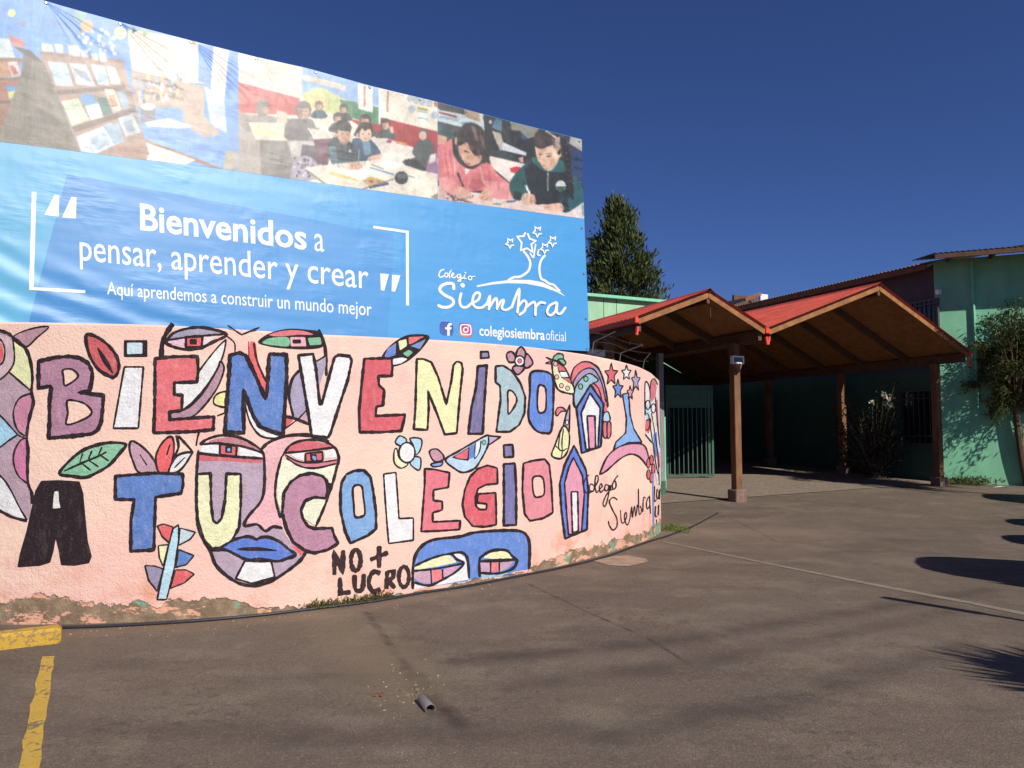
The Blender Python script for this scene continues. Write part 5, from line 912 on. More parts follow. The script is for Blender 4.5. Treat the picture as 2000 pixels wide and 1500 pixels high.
print('canopy', [round(x, 2) for x in (uL, zL, u1, z1, uV, zV, u2, z2, uR, zR)], Pp)
p3 = C3(uR - .08, 0, 0)
canopy('entrance_canopy', 'smaller red gabled canopy with timber underside, right behind the wall end', uL, zL, u1, z1, uV - .06, zV, 9.55, [(C3(0, 0, 0), zV - .2, .25), (C3(0, 4.6, 0), zV - .2, .25), (C3(uL + .1, .4, 0), zL - .2, .25), (C3(uL + .1, 4.6, 0), zL - .2, .25)])
canopy('entrance_canopy', 'larger red gabled canopy with timber underside, at right beside the green wall', uV + .06, zV, u2, z2, uR, zR, 9.55, [(p3, zR - .2, .22), (p3 + Wd * 2.87, zR - .2, .22), (p3 + Wd * 5.7, zR - .2, .22)])
ec = [o for o in bpy.data.objects if o.name.startswith('entrance_canopy')][0]
q = plane_at(1387, 592, C3(0, -OV + .1, 0).xy, U); mb = MB(); mb.tube([q, q - ZV * .15 + U * .005, q - ZV * .30], .006, 4); mb.build('hanging_cord', IRON if 'IRON' in globals() else DARKW, ec)
lm = thing('post_lamp', 'small white-edged lamp with pointed bracket on the front canopy post', 'lamp', tuple(C3(.0, -.1, 3)))
q = plane_at(1440, 704, C3(0, -.1, 0).xy, U); WH = simple('white_lamp_paint', (226, 226, 230), .5, .05, bump=0); GR = simple('lamp_glass', (70, 72, 84), .2, .1, bump=0)
mb = MB()
for dx, dz, sx_, sz in ((0, .08, .30, .03), (0, -.06, .30, .03), (-.14, .01, .025, .11), (.14, .01, .025, .11)): mb.box(q + U * dx + ZV * dz, (sx_, .09, sz), AX, bev=.004)
mb.build('housing', WH, lm); mb = MB(); mb.box(q + ZV * .01 + Wd * .012, (.25, .06, .11), AX); mb.build('glass', GR, lm)
mb = MB(); mb.add([q + U * s * w_ + ZV * z_ + Wd * d for d in (-.045, .0) for s, w_, z_ in ((-1, .09, -.076), (1, .09, -.076), (1, .015, -.27), (-1, .015, -.27))], [(0, 1, 2, 3), (7, 6, 5, 4), (0, 4, 5, 1), (1, 5, 6, 2), (2, 6, 7, 3), (3, 7, 4, 0)]); mb.build('bracket', WOODF, lm)
# ------------------------------------------------------------------ school buildings
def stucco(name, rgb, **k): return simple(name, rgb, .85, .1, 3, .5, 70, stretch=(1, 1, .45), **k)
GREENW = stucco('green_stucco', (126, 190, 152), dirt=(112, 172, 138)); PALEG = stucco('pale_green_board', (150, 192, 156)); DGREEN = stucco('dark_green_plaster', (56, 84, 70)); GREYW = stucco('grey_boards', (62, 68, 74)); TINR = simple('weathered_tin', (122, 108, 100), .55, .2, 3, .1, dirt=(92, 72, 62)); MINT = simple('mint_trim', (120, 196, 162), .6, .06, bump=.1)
GLASS = simple('dark_window', (22, 26, 28), .12, .1, bump=0, spec=.6); IRON = simple('painted_iron', (70, 70, 70), .55, bump=0)
def wallbox(name, A, B, z0, z1, t, mats, parent, nrm):
    mb = MB(); A = Vector((A[0], A[1], 0)); B = Vector((B[0], B[1], 0)); n = Vector((nrm[0], nrm[1], 0)).normalized()
    za0, zb0 = (z1 if isinstance(z1, tuple) else (z1, z1))
    V = [A + ZV * z0, B + ZV * z0, B + ZV * zb0, A + ZV * za0]; V += [v - n * t for v in V]
    mb.add(V, [(0, 1, 2, 3), (5, 4, 7, 6), (0, 4, 5, 1), (1, 5, 6, 2), (2, 6, 7, 3), (3, 7, 4, 0)]); return mb.build(name, mats, parent)
def corr(mb, A, B, dirn, amp=.012, per=.12):     # sheet spanned from edge A-B along dirn, waves across A-B
    A = Vector(A); B = Vector(B); d = Vector(dirn); L = (B - A).length; n = int(L / per * 6); nrm = (B - A).cross(d).normalized()
    if nrm.z < 0: nrm = -nrm
    V = []
    for i in range(n + 1):
        o = nrm * amp * math.cos(i / n * L / per * 2 * math.pi); V += [A.lerp(B, i / n) + o, A.lerp(B, i / n) + d + o]
    mb.add(V, [(2 * i, 2 * i + 1, 2 * i + 3, 2 * i + 2) for i in range(n)])
def grille_window(parent, c, ax, w, h, bars, frame=None):
    mb = MB(); mb.box(c, (w, .06, h), ax); o = mb.build('window', GLASS, parent)
    mb = MB()
    for sx_, sz, dx, dz in ((w + .08, .05, 0, h / 2), (w + .08, .05, 0, -h / 2), (.05, h, -w / 2, 0), (.05, h, w / 2, 0)): mb.box(c + ax[0] * dx + ZV * dz - ax[1] * .04, (sx_, .06, sz), ax)
    mb.build('window_frame', frame or IRON, o); mb = MB()
    for i in range(bars): mb.box(c + ax[0] * (-w / 2 + w * (i + .5) / bars) - ax[1] * .06, (.018, .018, h + .1), ax)
    for dz in (-h * .35, h * .35): mb.box(c + ZV * dz - ax[1] * .078, (w + .1, .016, .025), ax)
    mb.build('grille', IRON, o)
K = plane_at(1841, 850, C3(0, .4, 0).xy, U); K.z = 0; print('K', K); Dg = Vector((.92, -.38, 0)).normalized(); Ng = Vector((-Dg.y, Dg.x, 0)); Ng = Ng if Ng.y < 0 else -Ng
# grey block receding behind the canopies
gb = thing('school_building', 'grey boarded block with dark lower wall and tin eave, receding behind the large canopy', 'building', tuple(K + Wd * 4))
e1 = plane_at(1838, 514, K.xy, Wd); e2 = plane_at(1500, 592, K.xy, Wd); print('eave', e1, e2)
zG = (e1.z + e2.z) / 2; Kf = K + Wd * 13
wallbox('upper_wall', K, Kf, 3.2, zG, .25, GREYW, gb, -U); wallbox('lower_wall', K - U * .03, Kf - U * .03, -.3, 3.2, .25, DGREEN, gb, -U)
mb = MB(); s0 = K - Wd * .1 - U * .4; corr(mb, (s0.x, s0.y, zG + .02), tuple(Kf - U * .4 + ZV * (zG + .02)), U * 5 + ZV * 1.1); mb.build('roof', TINR, gb)
mb = MB(); mb.bar(K - U * .38 + ZV * (zG - .08), Kf - U * .38 + ZV * (zG - .08), .03, .14); mb.build('eave_board', DARKW, gb)
axw = (Wd, U, ZV)
q = plane_at(1806, 618, K.xy, Wd); grille_window(gb, q - U * .0, axw, .8, .8, 6)
q = plane_at(1800, 815, K.xy, Wd); grille_window(gb, q - U * .03, axw, 1.1, 1.4, 7)
mb = MB(); q = plane_at(1836, 571, K.xy, Wd); mb.box(q - U * .06, (.12, .1, .12), AX, bev=.01); mb.build('junction_box', WH, gb)
# pale green hall closing the yard
hr = thing('school_building', 'pale green hall closing the yard behind the canopies, top edge lit by the sun', 'building', tuple(C3(-3, 9.6, 0)))
h1 = plane_at(1150, 580, C3(0, 9.6, 0).xy, U); zh = h1.z; print('hall', zh)
u0 = (h1 - C3(0, 9.6, 0)).dot(U)
wallbox('wall', C3(u0 - 9, 9.6, 0), C3(uR + 1, 9.6, 0), -.3, zh, .25, PALEG, hr, -Wd)
wallbox('lower_wall', C3(u0 - 9, 9.57, 0), C3(uR + 1, 9.57, 0), -.3, 3.3, .2, DGREEN, hr, -Wd)  # darker green stands in for canopy shade on the pale hall
mb = MB(); mb.box(C3((u0 - 9 + uR) / 2, 9.58, zh + .05), (uR - u0 + 10, .34, .10), AX); mb.build('coping', MINT, hr)
for px in (1179, 1204):
    q = plane_at(px, 600, C3(0, 9.6, 0).xy, U); mb = MB(); mb.box((q.x, q.y, (zh + 3.4) / 2) , (.02, .012, zh - 3.4), AX); mb.build('panel_joint', DGREEN, hr)
for px, w_, z0_, z1_ in ((1512, 1.1, .2, 2.4), (1415, 1.3, .9, 2.3)):
    q = plane_at(px, 800, C3(0, 9.6, 0).xy, U); mb = MB(); mb.box((q.x, q.y, gz(q.x, q.y) + (z0_ + z1_) / 2), (w_, .14, z1_ - z0_), AX); o = mb.build('door' if z0_ < .5 else 'window', GLASS, hr)
    mb = MB(); c = Vector((q.x, q.y, gz(q.x, q.y) + (z0_ + z1_) / 2)) - Wd * .06; hh_ = z1_ - z0_
    for dx, dz, a_, b_ in ((-w_ / 2, 0, .07, hh_), (w_ / 2, 0, .07, hh_), (0, hh_ / 2, w_ + .14, .07)): mb.box(c + U * dx + ZV * dz, (a_, .1, b_), AX)
    mb.build('frame', DARKW, o)
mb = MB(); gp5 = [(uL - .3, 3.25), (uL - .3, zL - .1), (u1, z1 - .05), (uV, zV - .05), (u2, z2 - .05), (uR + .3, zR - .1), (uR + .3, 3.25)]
mb.add([C3(a_, w_, z_) for w_ in (9.56, 9.6) for a_, z_ in gp5], [(0, 1, 2, 3, 4, 5, 6), tuple(range(13, 6, -1))] + [(i, (i + 1) % 7, 7 + (i + 1) % 7, 7 + i) for i in range(7)]); mb.build('shade_infill', DGREEN, hr)  # dark sheet under the roof line, painted-in shade on the hall wall
# little raised roof on the hall
rv = thing('roof_monitor', 'small raised roof with timber edge and white end panel above the canopy valley', 'roof', tuple(at(1455, 600, 27)))
a = at(1412, 602, 26.5); b1 = at(1484, 577, 25.5); mb = MB(); corr(mb, a, b1, Wd * 3 + ZV * .1, .015); mb.build('roof_sheet', TINR, rv)
mb = MB(); mb.bar(at(1456, 585, 25.4), at(1486, 574, 25.4), .06, .12); mb.build('edge_board', WOODF, rv)
mb = MB(); mb.box(at(1491, 592, 26) , (.34, .1, .62), AX); mb.build('end_panel', stucco('white_panel', (214, 212, 210)), rv)
mb = MB(); mb.box(at(1455, 598, 27.2), (1.1, .1, .75), AX); mb.build('side_wall', DARKW, rv)
mb = MB(); mb.bar(at(1463, 588, 25.6), at(1477, 602, 25.6), .06, .06); mb.build('brace', WOODF, rv)
# right-hand green building
rb = thing('school_building', 'two-storey bright green stucco building at right edge, sunlit behind the tree', 'building', tuple(K + Dg * 1.5))
t1 = plane_at(1845, 506, K.xy, Dg); zR1 = t1.z - .02; print('green', zR1)
wallbox('wall', K - Dg * .05, K + Dg * 8, -.3, zR1, .25, GREENW, rb, Ng)
wallbox('side_wall', K - Dg * .04 - Ng * .01, K - Dg * .04 - Ng * 6, 3.0, zR1, .2, GREENW, rb, -Dg)
mb = MB(); f0 = K - Dg * .12 + Ng * .82; corr(mb, (f0.x, f0.y, zR1 + .02), tuple(f0 + Dg * 8.6 + ZV * (zR1 + .02)), -Ng * 5 + ZV * .9); mb.build('roof', TINR, rb)
mb = MB(); mb.bar(f0 + Ng * -.03 + ZV * (zR1 - .05), f0 + Dg * 8.6 + Ng * -.03 + ZV * (zR1 - .05), .03, .13); mb.build('eave_board', DARKW, rb)
for i in range(9): mb = MB(); r0 = K + Dg * (.25 + i * .95); mb.bar(r0 + Ng * .77 + ZV * (zR1 - .05), r0 - Ng * .05 + ZV * (zR1 - .02), .05, .1); mb.build('rafter_end', DARKW, rb)
q = plane_at(1905, 700, K.xy, Dg); mb = MB(); mb.tube([(q + Ng * .05) * 1 + ZV * (zR1 - .1 - q.z), (q + Ng * .05) + ZV * (gz(q.x, q.y) + 1.9 - q.z)], .035, 8); mb.build('downpipe', MINT, rb)
for pts, r in ((((1880, 750), (1912, 749), (2060, 747)), .045), (((1915, 705), (1915, 784), (2060, 784)), .02)):
    mb = MB(); mb.tube([plane_at(*p, (K + Ng * .06).xy, Dg) for p in pts], r, 6); mb.build('conduit', simple('conduit_grey', (150, 140, 132), .4, bump=0) if r > .03 else WOODF, rb)
mb = MB(); mb.box(plane_at(1898, 751, (K + Ng * .07).xy, Dg), (.17, .12, .17), (Dg, Ng, ZV), bev=.01); mb.build('junction_box', IRON, rb)
sc_ = thing('timber_screen', 'red-brown board screen closing the left side of the smaller canopy', 'screen', tuple(C3(uL + .1, 3, 0)))
RBW = simple('red_brown_boards', (112, 66, 48), .8, .25, 8, .3, 50)
for i in range(34): mb = MB(); mb.box(C3(uL - .02, .75 + i * .25, 1.75), (.03, .235, 3.4), AX, bev=.004); mb.build('board', RBW, sc_)
mb = MB(); mb.box(C3(uL + .03, 4.9, 2.6), (.06, 8.5, .1), AX); mb.build('rail', DARKW, sc_)
# gate, its pole and the barbed wire on the wall end
GATEG = simple('gate_green', (58, 92, 76), .6, .12, 5, .1)
gt = thing('barred_gate', 'green barred metal gate with solid top panel, in the shade behind the wall end', 'gate', tuple(ground_at(1345, 947)))
gY = ground_at(1345, 946).y + 1.2; A = Vector((.2069 * gY, gY, 0)); Bq = Vector((.2704 * (gY + .15), gY + .15, 0)); A.z = gz(A.x, A.y); gd_ = (Bq - A); gd_.z = 0; gl = gd_.length; gd_.normalize(); gn = Vector((-gd_.y, gd_.x, 0)); ga = (gd_, gn, ZV)
zb0 = A.z + .08; zt0 = at(1340, 752, A.y).z; zm = at(1340, 792, A.y).z
mb = MB(); mb.box(A + gd_ * gl / 2 + ZV * ((zt0 + zm) / 2 - A.z), (gl, .03, zt0 - zm), ga); mb.build('top_panel', GATEG, gt)
mb = MB()
for z_ in (zb0, zm - .03): mb.box(A + gd_ * gl / 2 + ZV * (z_ - A.z), (gl, .05, .05), ga)
for u_ in (.025, gl - .12, gl - .025): mb.box(A + gd_ * u_ + ZV * ((zt0 + zb0) / 2 - A.z), (.055, .055, zt0 - zb0), ga)
mb.build('frame', GATEG, gt)
for i in range(9): mb = MB(); mb.box(A + gd_ * (gl * (i + .8) / 10.4) + ZV * ((zm + zb0) / 2 - A.z), (.022, .022, zm - zb0), ga); mb.build('bar', GATEG, gt)
q = ground_at(1292, 967); gpz = at(1288, 690, q.y).z
gp_ = thing('gate_post', 'tall grey steel gate post with green foot, at the end of the mural wall', 'post', tuple(q))
mb = MB(); mb.box(q + ZV * (gpz - q.z) / 2 + ZV * .15, (.13, .13, gpz - q.z - .3), AX, bev=.01); mb.build('shaft', simple('galvanised_grey', (128, 128, 124), .55, .1), gp_)
mb = MB(); mb.box(q + ZV * .12, (.15, .15, .4), AX, bev=.01); mb.build('foot', GATEG, gp_); mb = MB(); mb.box(q + U * .085 + ZV * .95, (.03, .10, 1.6), AX); mb.build('lit_edge', MINT, gp_)  # mint strip stands in for the sunlit right edge of the post
bw = thing('barbed_wire', 'strands of barbed wire on angled brackets above the right end of the wall', 'barbed wire', tuple(wall_pos(wall_hit(1220, 720)[0], 2.4, -.1)))
WIRE = simple('rusty_wire', (54, 48, 46), .6, bump=0)
def wtop(px, py, back=.12):
    s = wall_hit(px, 900)[0]; p = wall_pos(s, 0, -back); d = ray(px, py); return Vector((p.x, p.y, EYE + d.z * p.y / d.y))
for pts in (((1176, 650), (1205, 655), (1240, 668), (1272, 674)), ((1180, 668), (1215, 672), (1245, 684), (1286, 690)), ((1178, 684), (1220, 688), (1262, 704), (1284, 706))):
    P = catmull([wtop(*p) for p in pts], 8); mb = MB(); mb.tube(P, .004, 4)
    for p in P[::3]: d = Vector((random.uniform(-1, 1), random.uniform(-1, 1), random.uniform(-1, 1))).normalized() * .03; mb.tube([p - d, p + d], .003, 3)
    mb.build('strand', WIRE, bw)
for p in (((1174, 690), (1178, 668), (1220, 648)), ((1228, 706), (1230, 690), (1273, 674)), ((1272, 726), (1276, 704), (1288, 690))): mb = MB(); mb.tube([wtop(*q_) for q_ in p], .009, 4); mb.build('bracket', WIRE, bw)
# ------------------------------------------------------------------ small things in the yard
YEL = worn('yellow_kerb_paint', (192, 152, 50), (134, 110, 76), .49)
a = ground_at(119, 1257); b_ = ground_at(0, 1271); d = (b_ - a).normalized(); n_ = Vector((-d.y, d.x, 0)); n_ = n_ if n_.y > 0 else -n_
mb = MB(); L = 2.6; mb.box(a + d * L / 2 + n_ * .075 + ZV * .045, (L, .15, .13), (d, n_, ZV), bev=.022); k = mb.build('parking_kerb', YEL); tag(k, 'chipped yellow concrete parking kerb at the foot of the wall, lower left', 'kerb')
CP = [(110, 1229), (200, 1226), (300, 1221), (400, 1214.5), (520, 1203), (600, 1193), (700, 1181), (760, 1172), (830, 1159), (900, 1149), (960, 1138), (1040, 1122), (1100, 1110), (1180, 1090), (1235, 1070), (1275, 1057), (1305, 1048), (1345, 1033), (1375, 1018), (1402, 1003)]
mb = MB(); mb.tube([p + ZV * .012 for p in catmull([ground_at(*p) for p in CP], 5)], .013, 7); k = mb.build('hose', simple('black_rubber', (46, 44, 50), .5, bump=0), smooth=True); tag(k, 'thin black hose lying along the foot of the mural wall', 'hose')
q = ground_at(824, 1372); e = ground_at(851, 1403); d = (e - q).normalized(); n_ = Vector((-d.y, d.x, 0)); mb = MB(); R0, R1 = .029, .026
V = []
for r, t in ((R0, 0), (R0, .16), (R1, .16), (R1, .0)): V += [q + d * t + ZV * (.012 + r * math.sin(i * math.pi / 8)) + n_ * r * math.cos(i * math.pi / 8) for i in range(16)]
mb.add(V, [(r * 16 + i, r * 16 + (i + 1) % 16, (r + 1) * 16 + (i + 1) % 16, (r + 1) * 16 + i) for r in range(3) for i in range(16)]); k = mb.build('drain_pipe', simple('grey_pvc', (106, 100, 98), .5, bump=.05), smooth=True); tag(k, 'short stub of grey drain pipe lying open in the asphalt trench', 'pipe')
def leaves(C, Nn, L, Wf=.4, seed=1, jitter=1.0):
    """rhombic leaf blades: centres C (n,3), preferred direction Nn (n,3), lengths L"""
    r = np.random.default_rng(seed); n = len(C); d = Nn + r.normal(0, .55 * jitter, (n, 3)); d /= np.linalg.norm(d, axis=1)[:, None] + 1e-9
    s = np.cross(d, r.normal(0, 1, (n, 3))); s /= np.linalg.norm(s, axis=1)[:, None] + 1e-9; f = np.cross(d, s); L = np.asarray(L)[:, None]
    V = np.stack([C, C + d * L * .5 + s * L * Wf * .5 + f * L * .06, C + d * L, C + d * L * .5 - s * L * Wf * .5 + f * L * .06], 1).reshape(-1, 3)
    return V, np.arange(4 * n).reshape(-1, 4)
def leaf_mesh(name, V, Fq, mat, parent=None):
    me = bpy.data.meshes.new(name); me.from_pydata(V.tolist(), [], Fq.tolist()); me.update(); return link(name, me, parent, mat)
def leafmat(name, a, b2, trans=.25):
    m, nt, b = nmat(name); N = NT(nt); gi = N.n('NewGeometry'); c = N.mix(gi.outputs['Random Per Island'], lin(a), lin(b2)); N.l(c, b.inputs['Base Color']); b.inputs['Roughness'].default_value = .6
    b.inputs['Specular IOR Level'].default_value = .3; tr = N.n('BsdfTranslucent'); N.l(c, tr.inputs[0]); mx = N.n('MixShader'); mx.inputs[0].default_value = trans
    N.l(b.outputs[0], mx.inputs[1]); N.l(tr.outputs[0], mx.inputs[2]); N.l(mx.outputs[0], nt.nodes['Material Output'].inputs[0]); return m
def weeds(pxs, n, hgt, mat, seed, label, spread=.05):
    r = np.random.default_rng(seed); C = []
    for _ in range(n):
        t = r.random() * (len(pxs) - 1); i = int(t); f = t - i; p = ground_at(*(np.array(pxs[i]) * (1 - f) + np.array(pxs[i + 1]) * f)); C.append((p.x + r.normal(0, spread), p.y + r.normal(0, spread), p.z + abs(r.normal(0, hgt * .4))))
    C = np.array(C); Nn = np.c_[r.normal(0, .6, n), r.normal(0, .6, n), np.ones(n)]
    V, Fq = leaves(C, Nn, r.uniform(.35, 1, n) * hgt, .22, seed); o = leaf_mesh('weeds', V, Fq, mat); tag(o, label, 'weeds', kind='stuff')
weeds([(598, 1192), (640, 1186), (700, 1179), (730, 1174), (765, 1168)], 900, .06, leafmat('dry_weed', (112, 92, 52), (86, 96, 50)), 3, 'dry brown and green weeds growing along the foot of the wall', .03)
weeds([(1298, 1038), (1312, 1032), (1340, 1042)], 500, .07, leafmat('fresh_grass', (104, 128, 52), (86, 104, 40)), 4, 'green grass tuft growing at the wall end', .07)
weeds([(1862, 946), (1890, 945), (1925, 948)], 700, .16, leafmat('yard_grass', (92, 104, 52), (70, 84, 44)), 5, 'low grass growing at the foot of the green building', .2)
r = np.random.default_rng(9); V = []; Fs = []
for _ in range(230):
    t = r.random(); px = 60 + 1230 * t; py = np.interp(px, *zip(*BASE_PX)) + abs(r.normal(0, 14)) + 6; p = ground_at(px, py); s = r.uniform(.002, .006); b0 = len(V)
    V += [p + Vector((r.normal(0, s), r.normal(0, s), z_ * s)) for z_ in (0, 0, 0, 1.2, 1.0)]; Fs += [(b0, b0 + 1, b0 + 3), (b0 + 1, b0 + 2, b0 + 3), (b0 + 2, b0, b0 + 4), (b0, b0 + 3, b0 + 4), (b0 + 2, b0 + 4, b0 + 3)]
for _ in range(110):
    p = ground_at(r.normal(800, 40), r.normal(1345, 22)); s = r.uniform(.002, .006); b0 = len(V)
    V += [p + Vector((r.normal(0, s), r.normal(0, s), z_ * s)) for z_ in (0, 0, 0, 1.2, 1.0)]; Fs += [(b0, b0 + 1, b0 + 3), (b0 + 1, b0 + 2, b0 + 3), (b0 + 2, b0, b0 + 4), (b0, b0 + 3, b0 + 4), (b0 + 2, b0 + 4, b0 + 3)]
k = mesh('gravel', V, Fs, simple('grit', (158, 140, 120), .9, .35, 30, bump=0)); tag(k, 'loose pale grit scattered along the wall foot and around the drain pipe', 'gravel', kind='stuff')
q = ground_at(738, 1362); V, Fq = leaves(np.array([[q.x - .03, q.y, .012], [q.x, q.y + .005, .012]]), np.array([[1, .2, .1], [1, -.4, .2]]), [.06, .05], .5, 2, .1); k = leaf_mesh('dry_leaf', V, Fq, simple('dead_leaf', (142, 96, 66), .8, bump=0)); tag(k, 'small curled brown dry leaf lying on the asphalt left of the pipe', 'leaf')
for px, py, lb, sz in ((1941, 945, 'small white paper scrap lying flat by the foot of the green wall', .16), (1957, 953, 'thin white plastic strip lying on the asphalt right of the grass', .2)):
    q = ground_at(px, py); mb = MB(); mb.add([q + Vector((x_, y_, z_)) for x_, y_, z_ in ((-sz, 0, .01), (0, -.03, .03), (sz, .02, .012), (sz * .9, .09, .012), (0, .07, .04), (-sz * .9, .08, .01))], [(0, 1, 4, 5), (1, 2, 3, 4)]); tag(mb.build('litter', WH), lb, 'litter')
# ------------------------------------------------------------------ trees and shrubs
BARK = simple('bark', (92, 72, 56), .9, .25, 12, .8, 40, stretch=(1, 1, .3))
q = at(1215, 590, 31); bx, by = q.x, q.y; r = np.random.default_rng(21)
ct = thing('conifer_tree', 'tall dark cypress-like tree rising behind the pale green hall', 'tree', (bx, by, 0)); H = at(1206, 428, 31).z; 
mb = MB(); mb.tube([(bx, by, 0), (bx + .1, by, H * .4), (bx - .05, by, H * .75), (bx - .15, by, H * .97)], [.28, .2, .1, .02], 8); mb.build('trunk', BARK, ct)
C = []; Nn = []; Ls = []; mb = MB()
prof = ((2.5, 1.85), (5, 1.9), (6.8, 1.7), (8.0, 1.3), (8.9, .9), (9.6, .5), (H - .2, .16), (H, .04))
def cluster(p, d, n, spread, l):
    for _ in range(n):
        t = r.random(); C.append(p + d * t * spread + r.normal(0, .10 + .10 * (1 - t), 3)); Nn.append(d + np.array((0, 0, .5))); Ls.append(l * r.uniform(.6, 1.2))
for i in range(190):
    z_ = 2.6 + (H - 2.6) * r.random() ** .9; R_ = np.interp(z_, *zip(*prof)) * r.uniform(.55, 1.08); a_ = r.random() * 2 * math.pi
    if r.random() < .12 and math.sin(a_ * 5 + z_ * 2.3) > .3: continue
    base = np.array((bx, by, z_ - R_ * .35)); tip = np.array((bx + R_ * math.cos(a_) - .12 * z_ / H, by + R_ * math.sin(a_), z_ + .25)); d = tip - base; L_ = np.linalg.norm(d); d /= L_
    mb.tube([base, base + d * L_ * .9], [.025, .006], 4)
    for f in (.45, .65, .82, .97): cluster(base + d * L_ * f, d + np.array((0, 0, .55)) + r.normal(0, .25, 3), int(20 + 14 * f), .42, .24)
mb.build('branches', BARK, ct); V, Fq = leaves(np.array(C), np.array(Nn), Ls, .33, 5, .9); leaf_mesh('crown', V, Fq, leafmat('cypress_leaf', (98, 106, 54), (40, 52, 28), .22), ct)
# feathery tree in front of the green wall
q = ground_at(1997, 950); tx_, ty_ = q.x + .15, q.y; zg = gz(tx_, ty_); r = np.random.default_rng(33); dep = ty_
ft = thing('leafy_tree', 'slender feathery-leaved tree at right edge before the green wall', 'tree', (tx_, ty_, zg))
def tp(px, py): return at(px, py, dep)
trunk = catmull([Vector((tx_, ty_, zg - .05)), tp(1998, 900), tp(1990, 850), tp(1984, 800), tp(1981, 750), tp(1984, 700)], 5)
mb = MB(); mb.tube(trunk, list(np.linspace(.10, .05, len(trunk))), 8); mb.build('trunk', BARK, ft)
C = []; Nn = []; Ls = []; mb = MB(); S = dep / F
for i in range(300):
    a0 = trunk[r.integers(int(len(trunk) * .55), len(trunk))]
    px = r.normal(2014, 66); py = r.normal(715, 72)
    if ((px - 2012) / 118) ** 2 + ((py - 725) / 135) ** 2 > 1: continue
    if py > 800 and 1962 < px: continue
    t_ = tp(px, py) + Vector((0, r.normal(0, .55), 0)); mid = Vector(a0).lerp(t_, .55) + Vector((0, 0, .18))
    mb.tube([a0, mid, t_], [.022, .014, .004], 4)
    for f in np.linspace(.35, 1.08, 9):
        p = np.array(mid.lerp(t_, f)); d = np.array(t_ - a0); d /= np.linalg.norm(d)
        for k_ in range(13): C.append(p + r.normal(0, .085, 3)); Nn.append(d * .8 + np.array((0, 0, -.25)) + r.normal(0, .4, 3)); Ls.append(r.uniform(.07, .15))
mb.build('branches', BARK, ft); V, Fq = leaves(np.array(C), np.array(Nn), Ls, .24, 6, .9); leaf_mesh('crown', V, Fq, leafmat('feathery_leaf', (96, 100, 48), (52, 64, 32), .3), ft)
cp = ft.copy(); COL.objects.link(cp); cp.location = (12.35, 15.2, gz(12.35, 15.2)); cp.scale = (.72, .72, 1.5); cp.rotation_euler = (0, 0, 1.3); cp['label'] = 'unseen narrow feathery-leaved tree added just right of the frame to shade the canopy posts'  # unseen tree copy, added and stretched so its crown shades the canopy posts
for ch in list(ft.children): c_ = ch.copy(); COL.objects.link(c_); c_.parent = cp
# rose bush in the shade
q = ground_at(1708, 944); q = q + Vector((q.x, q.y, 0)) * .055; zg = gz(q.x, q.y); r = np.random.default_rng(44); dep = q.y
rs = thing('rose_bush', 'dark leafy rose bush with a cluster of white blossoms, shaded under the large canopy', 'bush', (q.x, q.y, zg)); C = []; Nn = []; Ls = []; mb = MB(); fl = []
for i in range(60):
    px = r.normal(1705, 40); py = r.normal(845, 38); t_ = at(px, py, dep) + Vector((0, r.normal(0, .35), 0))
    if i < 7: t_ = at(r.uniform(1702, 1745), r.uniform(768, 806), dep) + Vector((0, r.normal(0, .1), 0)); fl.append(t_)
    mid = Vector((q.x + r.normal(0, .1), q.y, zg)).lerp(t_, .6) + Vector((0, 0, .15)); mb.tube([(q.x + r.normal(0, .06), q.y, zg), mid, t_], [.018, .012, .006], 4)
    for k_ in range(34): C.append(np.array(mid.lerp(t_, r.uniform(-.2, 1.0))) + r.normal(0, .10, 3)); Nn.append(r.normal(0, 1, 3)); Ls.append(r.uniform(.05, .10))
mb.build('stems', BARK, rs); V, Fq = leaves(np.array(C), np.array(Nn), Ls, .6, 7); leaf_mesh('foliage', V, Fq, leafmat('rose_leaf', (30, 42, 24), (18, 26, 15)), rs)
PET = leafmat('white_petal', (222, 216, 200), (200, 192, 176))
for t_ in fl:
    cc_ = np.array(t_) + r.normal(0, .03, (16, 3)); V, Fq = leaves(cc_, r.normal(0, 1, (16, 3)), np.full(16, .07), .9, int(r.integers(99))); leaf_mesh('blossom', V, Fq, PET, rs)
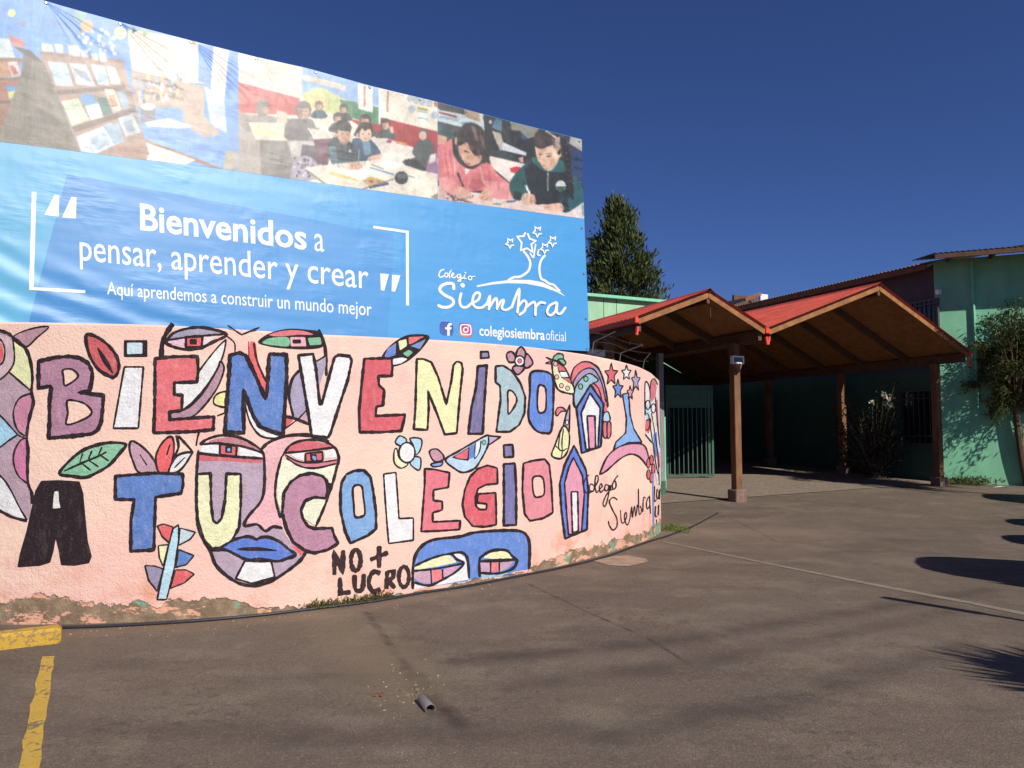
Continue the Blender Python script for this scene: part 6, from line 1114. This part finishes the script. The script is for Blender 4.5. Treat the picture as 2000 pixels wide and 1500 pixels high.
# ------------------------------------------------------------------ things just right of the frame whose shadows reach the yard
CARP = simple('car_paint', (120, 30, 34), .3, .05, bump=0); TYRE = simple('tyre_rubber', (30, 30, 32), .8, bump=.1); RIM = simple('alloy', (170, 170, 175), .3, metal=.8, bump=0); LENS = simple('headlight_lens', (200, 205, 210), .1, bump=0)
def car(loc, ang, label, mat):
    root = thing('parked_van', label, 'van', (loc[0], loc[1], gz(*loc)), 'vans parked along the right of the yard'); root.rotation_euler = (0, 0, ang)
    def part(name, mb, mt, par, sm=False): me_o = mesh(name, mb.v, mb.f, mt, None, mb.m, sm); me_o.parent = par; return me_o
    secs = [(-2.0, .55, .35, .62), (-1.9, .76, .25, .78), (-1.2, .84, .2, .88), (0, .86, .2, .92), (1.2, .84, .2, .92), (1.9, .78, .25, .85), (2.02, .6, .35, .7)]; V = []
    for y, w, z0_, z1_ in secs:
        for i in range(16): a = 2 * math.pi * i / 16; ca, sa = math.cos(a), math.sin(a); V.append(((w * math.copysign(abs(ca) ** .5, ca)), y, (z0_ + z1_) / 2 + (z1_ - z0_) / 2 * math.copysign(abs(sa) ** .5, sa)))
    ring = lambda n_, c: [(k_ * c + i, k_ * c + (i + 1) % c, (k_ + 1) * c + (i + 1) % c, (k_ + 1) * c + i) for k_ in range(n_ - 1) for i in range(c)] + [tuple(range(c))[::-1], tuple((n_ - 1) * c + i for i in range(c))]
    mb = MB(); mb.add(V, ring(len(secs), 16)); part('body', mb, mat, root, True); V = []
    for z_, w, y0, y1 in ((.86, .82, -1.2, 1.9), (1.35, .80, -.9, 1.85), (1.8, .76, -.6, 1.75), (2.0, .68, -.4, 1.6), (2.08, .52, -.1, 1.3)):
        for i in range(16): a = 2 * math.pi * i / 16; ca, sa = math.cos(a), math.sin(a); V.append((w * math.copysign(abs(ca) ** .6, ca), (y0 + y1) / 2 + (y1 - y0) / 2 * math.copysign(abs(sa) ** .6, sa), z_))
    mb = MB(); mb.add(V, ring(5, 16)); cab = part('cabin', mb, mat, root, True)
    for s_ in (-1, 1): mb = MB(); mb.add([(s_ * .835, -.7, 1.1), (s_ * .835, 1.5, 1.1), (s_ * .80, 1.45, 1.65), (s_ * .80, -.45, 1.65)], [(0, 1, 2, 3)]); part('side_window', mb, GLASS, root)
    for sx_, y in ((-1, -1.25), (1, -1.25), (-1, 1.25), (1, 1.25)):
        mb = MB(); V = []
        for r_, dx in ((.2, 0), (.3, 0), (.32, .03), (.32, .17), (.3, .2), (.2, .2)): V += [(sx_ * (.88 - dx), y + r_ * math.cos(i * math.pi / 10), .32 + r_ * math.sin(i * math.pi / 10)) for i in range(20)]
        mb.add(V, [(k_ * 20 + i, k_ * 20 + (i + 1) % 20, (k_ + 1) * 20 + (i + 1) % 20, (k_ + 1) * 20 + i) for k_ in range(5) for i in range(20)]); wh = part('wheel', mb, TYRE, root)
        mb = MB(); mb.add([(sx_ * .875, y + .2 * math.cos(i * math.pi / 10), .32 + .2 * math.sin(i * math.pi / 10)) for i in range(20)], [tuple(range(20))]); part('rim', mb, RIM, wh)
    for s_ in (-1, 1): mb = MB(); mb.box((s_ * .55, -1.95, .66), (.34, .1, .14), bev=.03); part('headlight', mb, LENS, root)
    return root
dsh = Vector((SUN_AZ.x, SUN_AZ.y, 0)); rt = math.tan(SUN_EL)
def caster(px, py, h): p = ground_at(px, py); return p + dsh * (h - p.z * 0) / rt
p = caster(1815, 1100, 2.06); car((p.x + 1.25, p.y - .55), math.radians(66), 'dark red rounded van parked just right of the frame, nearest the viewer', CARP)
p = caster(1915, 968, 2.06); car((p.x + 1.25, p.y - .55), math.radians(66), 'silver rounded van parked farther off at the right', simple('silver_paint', (150, 152, 156), .3, .05, bump=0))
for (vx, vy), lb in (((1982, 1053), 'white rounded van parked second from the viewer at the right'), ((1985, 1020), 'dark blue rounded van parked third from the viewer at the right')):
    p = caster(vx, vy, 2.06); car((p.x + 1.25, p.y - .55), math.radians(66), lb, simple('van_white' if 'white' in lb else 'van_blue', (190, 190, 188) if 'white' in lb else (40, 52, 92), .3, .05, bump=0))
p = caster(1732, 1168, 2.6); pl = thing('sign_pole', 'slim grey pole with a narrow lamp head standing right of the frame', 'pole', (p.x, p.y, 0)); mb = MB(); mb.tube([(p.x, p.y, 0), (p.x, p.y, 2.2)], .035, 8); mb.build('pole', IRON, pl); mb = MB(); mb.tube([(p.x, p.y, 2.05), (p.x, p.y, 2.6)], .06, 8); mb.build('lamp_head', IRON, pl)
p = caster(2010, 1325, 1.5) + Vector((.12, -.05, 0)); r = np.random.default_rng(55); n = 1300; aa = r.random(n) * 6.283; ee = r.random(n) * 1.9 - .5
Nn = np.c_[np.cos(aa) * np.cos(ee), np.sin(aa) * np.cos(ee), np.sin(ee)]; C = np.array((p.x + .25, p.y, 1.15)) + Nn * r.uniform(.05, .25, n)[:, None]
yc = thing('spiky_shrub', 'yucca-like spiky green shrub on a short stem right of the frame', 'shrub', (p.x + .25, p.y, 0)); mb = MB(); mb.tube([(p.x + .25, p.y, 0), (p.x + .25, p.y, 1.15)], [.09, .06], 8); mb.build('stem', BARK, yc)
V, Fq = leaves(C, Nn, r.uniform(.4, .68, n), .09, 8, .35); leaf_mesh('foliage', V, Fq, leafmat('yucca_leaf', (80, 96, 56), (56, 72, 40)), yc)
